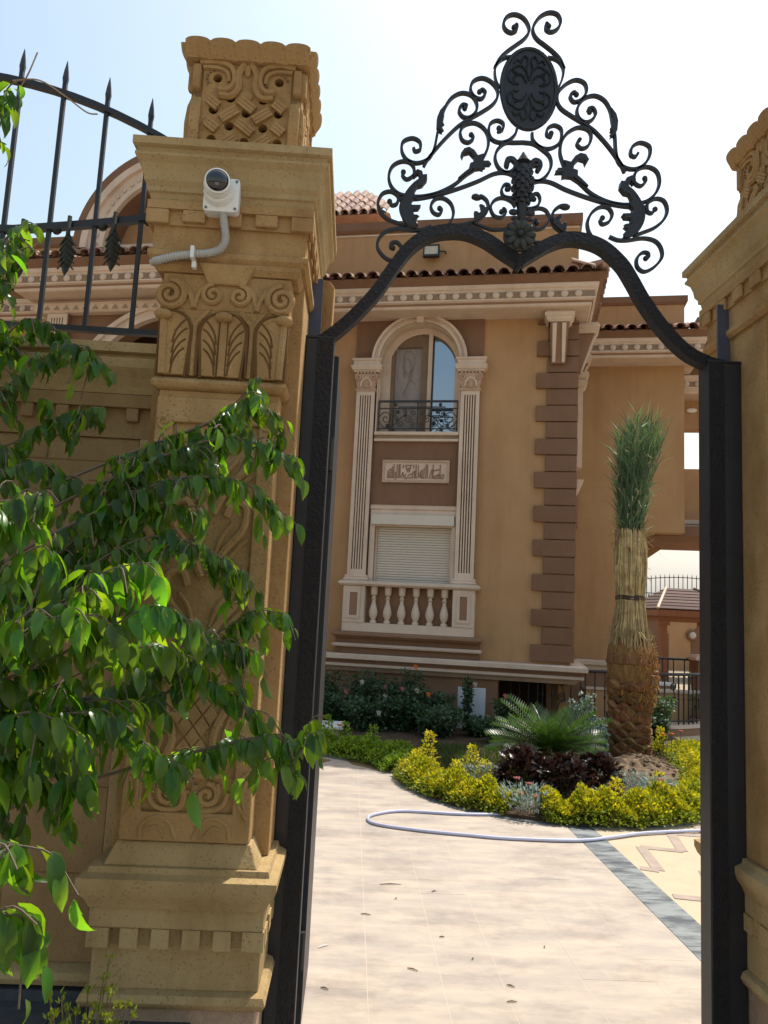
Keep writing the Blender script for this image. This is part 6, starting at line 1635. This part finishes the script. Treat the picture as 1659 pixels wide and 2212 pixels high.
# ---------------------------------------------------------------- date palm
pm = thing('date_palm', 'newly planted date palm with straw wrapped stem and tied upright green fronds', 'palm tree', (3.2, 8.80, 0.0))
rad = lambda z: 0.185 if z < 0.7 else (0.185 + 0.06 * math.sin(PI * (z - 0.7) / 0.75) if z < 1.45 else 0.2)
part('trunk', MB().lathe([(0.17, -0.1), (0.172, 0.3), (0.172, 0.7), (0.2, 0.9), (0.235, 1.1), (0.21, 1.3), (0.16, 1.45)], (0, 0), 18), M['boot'], pm, True)
bm_boot = []
for k in range(3):
    m = MB()
    wv = (0.105, 0.12, 0.095)[k]; hv = (0.105, 0.092, 0.115)[k]
    m.add([(-wv, 0, 0), (wv, 0, 0), (wv * 0.85, 0, hv * 0.45), (0.16 * wv, 0.005, hv), (-0.22 * wv, 0.005, hv * 0.97), (-wv * 0.9, 0, hv * 0.42),
           (-wv * 0.8, -0.03, 0.006), (wv * 0.8, -0.03, 0.006), (wv * 0.66, -0.05, hv * 0.42), (0.12 * wv, -0.062, hv * 0.93), (-0.18 * wv, -0.062, hv * 0.9), (-wv * 0.7, -0.05, hv * 0.40)],
          [(0, 1, 7, 6), (1, 2, 8, 7), (2, 3, 9, 8), (3, 4, 10, 9), (4, 5, 11, 10), (5, 0, 6, 11), (6, 7, 8, 9, 10, 11)])
    bm_boot.append(m.mesh('leaf_boot', M['boot']))
for r_ in range(12):
    z = -0.02 + r_ * 0.072
    for k in range(8):
        a = 2 * PI * (k + 0.5 * (r_ % 2)) / 8 + rnd.uniform(-0.12, 0.12)
        rr = rad(z) - 0.008
        o = put('leaf_boot', bm_boot[rnd.randrange(3)], pm, (rr * math.sin(a), -rr * math.cos(a), z + rnd.uniform(-0.012, 0.012)), (rnd.uniform(0.05, 0.34), rnd.uniform(-0.15, 0.15), a))
        s_ = rnd.uniform(0.85, 1.15); o.scale = (s_, s_, s_)
# smooth cut collar under the straw
m = MB().lathe([(0.215, 0.84), (0.246, 0.92), (0.254, 1.05), (0.25, 1.20), (0.235, 1.26), (0.19, 1.24)], (0, 0), 22, False)
part('collar', m, M['boot'], pm, True)
for a in (-0.9, -0.35, 0.25, 0.8, 1.5, 2.3, 3.1, 4.0, 4.9):
    part('cut_stub', MB().frustum((-0.07, 0.07, -0.03, 0.02), (-0.05, 0.05, -0.02, 0.02), 0, 0.2), M['boot'], pm, loc=(0.235 * math.sin(a), -0.235 * math.cos(a), 1.05), rot=(R(-6), 0, a), bev=0.01)
m = MB()
for _ in range(900):
    a = rnd.gauss(1.1, 0.75); z = rnd.uniform(0.62, 1.3)
    r_ = 0.255 + rnd.uniform(0, 0.06) * math.sin(PI * (z - 0.6) / 0.72)
    p = Vector((r_ * math.sin(a), -r_ * math.cos(a), z))
    d = Vector((rnd.uniform(-0.06, 0.06), rnd.uniform(-0.04, 0.04), rnd.uniform(-0.12, 0.03)))
    m.add([p, p + d * 0.5 + rv(0.01), p + d, p + d * 0.5 + Vector((0.004, 0.004, 0.0))], [(0, 1, 2), (0, 2, 3)])
part('fibre', m, M['fibre'], pm, kind='stuff')
# straw wrapping
m = MB()
def straw_r(z):
    if z < 1.78: return 0.146 + 0.085 * max(0, (1.6 - z) / 0.38) ** 1.5 + 0.02 * math.sin(PI * min(1, max(0, (z - 1.25) / 0.5)))
    return 0.143 + 0.028 * math.sin(PI * min(1, (z - 1.78) / 0.75) * 0.8)
m.lathe([(straw_r(z) - 0.016, z) for z in (1.22, 1.35, 1.5, 1.65, 1.78, 1.95, 2.15, 2.35, 2.5)], (0, 0), 16)
for _ in range(1500):
    a = rnd.uniform(0, 2 * PI)
    z0 = rnd.uniform(1.18, 2.45); z1 = min(z0 + rnd.uniform(0.25, 0.7), 2.56 + rnd.uniform(-0.06, 0.04))
    if z1 - z0 < 0.08: continue
    jit = rnd.uniform(-0.008, 0.012); da = rnd.uniform(-0.10, 0.10)
    pts = []
    for i in range(5):
        z = z0 + (z1 - z0) * i / 4
        rr = straw_r(z) + jit + rnd.uniform(-0.003, 0.004)
        aa = a + da * i / 4 + rnd.uniform(-0.015, 0.015)
        pts.append((rr * math.sin(aa), -rr * math.cos(aa), z))
    m.tube(pts, rnd.uniform(0.0035, 0.0065), 4, False)
for _ in range(120):
    a = rnd.uniform(0, 2 * PI); z = rnd.choice((rnd.uniform(2.35, 2.6), rnd.uniform(1.15, 1.5), rnd.uniform(1.2, 2.5)))
    r0 = straw_r(min(z, 2.5)); out_ = rnd.uniform(0.01, 0.09); dz = rnd.uniform(-0.12, 0.12)
    m.tube(spline([(r0 * math.sin(a), -r0 * math.cos(a), z), ((r0 + out_) * math.sin(a + 0.05), -(r0 + out_) * math.cos(a + 0.05), z + dz * 0.6), ((r0 + out_ * 1.3) * math.sin(a + 0.12), -(r0 + out_ * 1.3) * math.cos(a + 0.12), z + dz)], 3), 0.003, 4, False)
part('straw_wrap', m, M['straw'], pm, kind='stuff')
rp = [(straw_r(1.8) * 1.07 * math.sin(2 * PI * i / 24), -straw_r(1.8) * 1.07 * math.cos(2 * PI * i / 24), 1.81 + 0.006 * math.sin(i)) for i in range(26)]
m = MB().tube(rp, 0.016, 6, False); m.tube([(p[0], p[1], p[2] - 0.026) for p in rp], 0.014, 6, False)
part('tie_rope', m, M['rope'], pm, True)
# upright tied fronds
for k in range(30):
    a = k * 2.399; r0 = 0.115 * math.sqrt((k + 0.5) / 30)
    h = rnd.uniform(1.15, 1.50) * (1 - 0.12 * (k / 30))
    lean = 0.06 + 0.10 * (k / 30)
    P0 = Vector((r0 * math.cos(a), r0 * math.sin(a), 2.42))
    sp = spline([P0, P0 + Vector((lean * 0.5 * math.cos(a) + 0.02, lean * 0.5 * math.sin(a), h * 0.5)), P0 + Vector((lean * 1.2 * math.cos(a) + 0.09, lean * 1.2 * math.sin(a), h))], 10)
    m = MB().tube(sp, [0.009 - 0.00035 * i for i in range(len(sp))], 4)
    for i in range(1, len(sp)):
        for u in range(4):
            q = sp[i - 1].lerp(sp[i], rnd.random())
            b = rnd.uniform(0, 2 * PI)
            ll = rnd.uniform(0.18, 0.38)
            spread = rnd.uniform(0.10, 0.46)
            if rnd.random() < 0.10: spread = rnd.uniform(0.6, 1.3)
            dv = Vector((math.cos(b) * spread, math.sin(b) * spread, 1)).normalized()
            w_ = dv.cross(rv()).normalized() * 0.0055
            mid = q + dv * ll * 0.5
            tip = q + dv * ll + Vector((math.cos(b), math.sin(b), -0.35)) * ll * rnd.uniform(0.02, 0.25)
            m.add([q, mid - w_, tip, mid + w_], [(0, 1, 2, 3)])
    part('frond', m, M['palm_leaf'], pm)
m = MB()
for _ in range(70):
    b = rnd.uniform(0, 2 * PI); z = rnd.uniform(2.3, 3.5); r0 = 0.16
    q = Vector((r0 * math.cos(b), r0 * math.sin(b), z)); ll = rnd.uniform(0.12, 0.32)
    dv = Vector((math.cos(b), math.sin(b), rnd.uniform(-0.5, 0.8))).normalized()
    w_ = dv.cross(Vector((0, 0, 1))).normalized() * 0.005
    mid = q + dv * ll * 0.5 + Vector((0, 0, 0.02)); tip = q + dv * ll + Vector((0, 0, -0.06))
    m.add([q, mid - w_, tip, mid + w_], [(0, 1, 2, 3)])
part('dry_leaflets', m, M['straw'], pm, kind='stuff')

# ================================================================== small things in the court
hs = spline([(1.62, 6.12, 0.02), (1.40, 6.11, 0.016), (0.92, 6.05, 0.016), (0.47, 6.07, 0.016), (0.26, 5.95, 0.016), (0.20, 5.82, 0.016), (0.26, 5.68, 0.016), (0.53, 5.57, 0.016), (0.85, 5.50, 0.016), (1.16, 5.45, 0.016), (1.64, 5.46, 0.018), (1.95, 5.60, 0.016), (2.23, 5.73, 0.016), (2.76, 5.86, 0.016), (3.3, 5.9, 0.016), (3.9, 5.7, 0.016)], 8)
single('garden_hose', MB().tube([(p.x, p.y, p.z - 0.004) for p in hs], 0.0115, 8), M['hose'], 'pale lilac garden hose looped across the driveway in front of the bed', 'hose', True)

pud = spline([(0.02, 8.22, 0), (0.20, 8.30, 0), (0.36, 8.10, 0), (0.50, 7.92, 0), (0.56, 7.62, 0), (0.50, 7.50, 0), (0.36, 7.58, 0), (0.22, 7.72, 0), (0.08, 7.86, 0), (0.02, 8.22, 0)], 5)[:-1]
single('puddle', MB().prism([(p.x, p.y) for p in pud], -0.006, 0.0).xf(Matrix(((1, 0, 0, 0), (0, 0, 1, 0), (0, 1, 0, 0.0042), (0, 0, 0, 1)))), M['wet'], 'brown wet patch on the driveway beside the fresh green hedge', 'puddle')
pud = [(-0.30 + 0.16 * math.cos(a) * (1 + 0.2 * math.sin(3 * a)), 7.95 + 0.13 * math.sin(a)) for a in [2 * PI * i / 20 for i in range(20)]]
single('puddle', MB().prism(pud, -0.006, 0).xf(Matrix(((1, 0, 0, 0), (0, 0, 1, 0), (0, 1, 0, 0.0042), (0, 0, 0, 1)))), M['wet'], 'small dark damp spot on the driveway behind the left gate post', 'puddle')

for i, (x, y, L_, a, mt, lab) in enumerate([(0.297, 4.50, 0.12, 0.1, 'bark', 'longest dark twig lying on the driveway'), (0.532, 4.416, 0.03, 0.5, 'bark', 'tiny dark twig fragment just right of the longest twig'), (0.317, 4.29, 0.02, 1, 'bark', 'tiny speck of twig just below the longest twig'), (0.152, 4.06, 0.05, -0.2, 'bark', 'short dark twig to the lower left of the longest twig'),
      (-0.044, 3.68, 0.055, 0.6, 'marble', 'white paper scrap on the driveway near the left gate post'), (0.506, 3.82, 0.025, 0, 'bark', 'tiny dark twig fragment above the pale dry twig piece'), (0.341, 3.48, 0.05, -0.5, 'drytwig', 'pale dry twig piece in the middle of the driveway'), (0.617, 3.6, 0.02, 1, 'bark', 'tiny dark twig fragment right of the pale dry twig piece'), (0.974, 3.75, 0.022, 1.3, 'bark', 'tiny twig fragment farthest to the right on the driveway'),
      (-0.026, 3.29, 0.035, -0.5, 'bark', 'short dark twig close to the left gate post, below the paper scrap'), (0.736, 3.36, 0.035, -0.6, 'bark', 'upper of the two small twigs nearest the bottom of the driveway'), (0.714, 3.23, 0.04, 0, 'drytwig', 'lower of the two small twigs nearest the bottom of the driveway')]):
    c, s = math.cos(a) * L_ / 2, math.sin(a) * L_ / 2
    m = MB().tube([(-c, -s, 0.004), (0, 0.003, 0.006), (c, s, 0.004)], [0.002, 0.0032, 0.0015], 5)
    single('twig', m, M[mt], lab or 'tiny dark twig fragment scattered on the pale driveway', 'twig', group='twigs on the driveway', loc=(x, y, 0))

wb = thing('white_board', 'white board standing among the rose bushes against the villa wall', 'board', VL(2.16, -0.34, 0.03), -VA + 0.05)
part('panel', MB().box(-0.175, 0.175, 0, 0.03, 0.02, 0.53), M['board'], wb, bev=0.003)
part('edge', MB().box(-0.19, -0.176, -0.01, 0.04, 0.02, 0.535), M['board'], wb)
part('foot', MB().box(-0.19, 0.18, -0.02, 0.08, -0.05, 0.019), M['board'], wb)

st = thing('stone_bench', 'low white topped stone step beside the villa wall at the left', 'step', (-0.72, 9.42, 0))
part('slab', MB().box(-0.7, 0.70, -0.22, 0.25, 0.12, 0.155), M['marble'], st, bev=0.004)
part('riser', MB().box(-0.68, 0.66, -0.19, 0.24, -0.05, 0.119), M['rust_slab'], st)

# ---------------------------------------------------------------- railings
def railing(name, label, pts, ztop, zbot, step, scrolls, kerb=None):
    c = spline([(p[0], p[1], 0) for p in pts], 10)
    t = thing(name, label, 'railing', (c[0].x, c[0].y, 0))
    b = Vector((c[0].x, c[0].y, 0))
    part('top_rail', MB().tube([p - b + Vector((0, 0, ztop)) for p in c], 0.022, 8), M['iron'], t, True)
    part('bottom_rail', MB().tube([p - b + Vector((0, 0, zbot + 0.05)) for p in c], 0.010, 6), M['iron'], t, True)
    if kerb:
        m = flat_path([(p.x - b.x, p.y - b.y) for p in c], 0.09, -0.05, kerb)
        part('kerb', m, M['stucco_mauve'], t)
        part('kerb_cap', flat_path([(p.x - b.x, p.y - b.y) for p in c], 0.105, kerb + 0.001, kerb + 0.03), M['cream'], t)
    acc = 0; k = 0
    bar = MB().box(-0.008, 0.008, -0.008, 0.008, zbot, ztop).ball((0, 0, (ztop + zbot) * 0.5), 0.018, 6, 5, (1, 1, 1.8)).mesh('baluster', M['iron'])
    scr = MB()
    for s in (-1, 1):
        scr.ribbon(spiral(s * 0.005, ztop - 0.17, 0.055, 1.5, 0.5, s, 18), 0.006, -0.006, 0.006)
        scr.ribbon(spiral(-s * 0.01, ztop - 0.17 - 0.2, 0.06, 1.4, 1.5, -s, 18), 0.006, -0.006, 0.006)
    scr.ribbon(spline([(-0.06, zbot + 0.1), (-0.02, zbot + 0.25), (0.05, ztop - 0.4), (0.0, ztop - 0.2)], 5), 0.007, -0.006, 0.006)
    sme_ = scr.mesh('scroll_panel', M['iron'])
    for i in range(1, len(c)):
        d = c[i] - c[i - 1]
        acc += d.length
        if acc >= step:
            acc -= step; k += 1
            q = c[i] - b; ang = math.atan2(d.y, d.x)
            if scrolls and k % scrolls == 0:
                put('scroll_panel', sme_, t, q, (0, 0, ang))
            else:
                put('baluster', bar, t, q, (0, 0, ang))
    return t
r0 = VL(2.52, 0.35)
railing('iron_railing', 'curved black iron railing guarding the basement steps behind the palm', [(r0.x, r0.y), (2.75, 10.72), (3.4, 10.68), (4.1, 10.72), (4.6, 10.84), (5.05, 11.12), (5.4, 11.55), (5.75, 12.2), (5.95, 13.0)], 0.83, 0.14, 0.115, 7, 0.10)
railing('iron_railing', 'farther black iron railing on the other side of the basement steps', [(4.0, 13.45), (5.0, 13.5), (6.0, 13.55)], 0.93, 0.3, 0.13, 0)
m = thing('stone_pier', 'short dark pier with pale cap at the end of the far railing', 'pier', (6.15, 13.4, 0))
part('shaft', MB().box(-0.14, 0.14, -0.14, 0.14, -0.05, 0.93), M['stucco_brown'], m, bev=0.006)
part('cap', MB().mould([(-0.1, 0.931), (0.03, 0.931), (0.05, 0.95), (0.05, 0.985), (0.0, 1.03), (-0.1, 1.035)], rect(0.14, -0.14, 0.14), True), M['cream'], m)
part('cap_top', MB().box(-0.1, 0.1, -0.1, 0.1, 0.96, 1.036), M['cream'], m)
m = thing('ramp_wall', 'low stuccoed wall with pale coping beyond the curved railing', 'wall', (4.2, 12.4, 0))
part('wall', MB().box(-0.4, 2.4, 0, 0.2, -0.05, 0.44), M['stucco'], m)
part('coping', MB().box(-0.43, 2.43, -0.03, 0.23, 0.441, 0.48), M['cream'], m)
part('coping_step', MB().box(-0.43, 1.2, 0.35, 0.6, 0.52, 0.56), M['marble'], m)
part('coping_wall', MB().box(-0.4, 1.17, 0.38, 0.57, -0.05, 0.519), M['stucco'], m)

# ---------------------------------------------------------------- pergola with shingled roof, rear wall and fence
gz = thing('garden_pavilion', 'timber garden pavilion with shingled hip roof beyond the passage', 'pavilion', (10.1, 23.2, 0))
e = 1.35; ez, rz_ = 1.98, 2.64
rf_ = part('roof', MB().add([(-e, -e, ez), (e, -e, ez), (e, e, ez), (-e, e, ez), (-0.55, 0, rz_), (0.3, 0, rz_), (-e, -e, ez - 0.02), (e, -e, ez - 0.02), (e, e, ez - 0.02), (-e, e, ez - 0.02)],
     [(0, 1, 5, 4), (1, 2, 5), (2, 3, 4, 5), (3, 0, 4), (6, 9, 8, 7)]), M['shingle'], gz)
for k in range(7):
    f0, f1 = k / 7, (k + 1) / 7
    for side in range(2):
        A = [Vector((-e, -e, ez)), Vector((e, -e, ez)), Vector((0.3, 0, rz_)), Vector((-0.55, 0, rz_))] if side == 0 else [Vector((-e, e, ez)), Vector((-e, -e, ez)), Vector((-0.55, 0, rz_)), Vector((-0.55, 0, rz_))]
        a, b = A[0].lerp(A[3], f0), A[1].lerp(A[2], f0)
        c, d = A[1].lerp(A[2], f1), A[0].lerp(A[3], f1)
        up = Vector((0, 0, 0.028)); u2 = Vector((0, 0, 0.008))
        part('shingle_course', MB().add([a + up, b + up, c + u2, d + u2, a, b, c, d], [(0, 1, 2, 3), (0, 4, 5, 1), (1, 5, 6, 2), (3, 7, 4, 0), (2, 6, 7, 3), (4, 7, 6, 5)]), M['shingle'], rf_)
part('hip_cap', MB().tube([(-e, -e, ez + 0.03), (-0.55, 0, rz_ + 0.03)], 0.04, 6), M['cream'], rf_, True)
part('hip_cap', MB().tube([(e, -e, ez + 0.03), (0.3, 0, rz_ + 0.03)], 0.04, 6), M['shingle'], rf_, True)
part('fascia', MB().mould([(-0.05, ez - 0.2), (0.0, ez - 0.2), (0.0, ez - 0.025), (-0.05, ez - 0.025)], rect(e, -e, e), True), M['wood'], gz)
part('beam', MB().mould([(-0.08, ez - 0.34), (0.0, ez - 0.34), (0.0, ez - 0.201), (-0.08, ez - 0.201)], rect(e - 0.15, -e + 0.15, e - 0.15), True), M['wood'], gz)
for x in (-e + 0.25, e - 0.25):
    for y in (-e + 0.25, e - 0.25):
        p = part('post', MB().box(x - 0.09, x + 0.09, y - 0.09, y + 0.09, -0.06, ez - 0.341), M['wood'], gz)
        part('brace', MB().box(x - 0.16, x + 0.16, y - 0.12, y + 0.12, ez - 0.46, ez - 0.342), M['wood'], p)
rw = thing('rear_wall', 'ochre garden wall with arched brown panels behind the pavilion', 'wall', (0, 28, 0))
part('wall', MB().box(3, 34, 0, 0.3, -0.06, 2.05), M['stucco'], rw)
part('coping', MB().box(2.9, 34.1, -0.08, 0.38, 2.051, 2.2), M['stucco_brown'], rw)
for k in range(5):
    x = 8.0 + 4.3 * k
    part('arch_panel', MB().prism([(x + 0.15, 0.0), (x + 3.6, 0.0), (x + 3.6, 1.2)] + arc_pts(x + 1.875, 0.10, 2.05, 14, R(33), R(147)) + [(x + 0.15, 1.2)], -0.04, -0.001), M['stucco_brown'], rw)
wl = thing('wall_lamp', 'round bulkhead lamp on the arched panel of the rear wall', 'lamp', (12.45, 27.95, 1.2))
part('base', MB().lathe([(0.2, 0), (0.2, 0.06), (0.15, 0.1)], (0, 0), 16), M['stucco_brown'], wl, True, rot=(R(90), 0, 0))
part('diffuser', MB().ball((0, -0.08, 0), 0.13, 12, 8, (1, 0.6, 1)), M['lamp_glass'], wl, True)
f2 = thing('iron_fence', 'distant spear topped iron fence on the rear garden wall', 'fence', (0, 28.1, 0))
bar = MB().box(-0.012, 0.012, -0.012, 0.012, 2.2, 2.95).mesh('bar', M['iron'])
def rear_top(x): return 3.30 - 0.05 * (x - 12.3) ** 2 if abs(x - 12.3) < 3.2 else 2.8
x = 9.3
while x < 17:
    zt = rear_top(x) + 0.14
    b_ = part('bar', MB().box(x - 0.011, x + 0.011, -0.011, 0.011, 2.2, zt - 0.08).lathe([(0.014, zt - 0.08), (0.001, zt)], (x, 0), 5), M['iron'], f2)
    part('hanging_leaf', MB().lathe([(0.003, 2.66), (0.03, 2.60), (0.022, 2.54), (0.002, 2.48)], (x + 0.085, 0), 6), M['iron'], f2)
    x += 0.17
part('top_rail', MB().ribbon([(9.2 + 0.1 * k, rear_top(9.2 + 0.1 * k)) for k in range(78)], 0.014, -0.015, 0.015), M['iron'], f2)
part('middle_rail', MB().box(9.2, 17.2, -0.014, 0.014, 2.66, 2.69), M['iron'], f2)
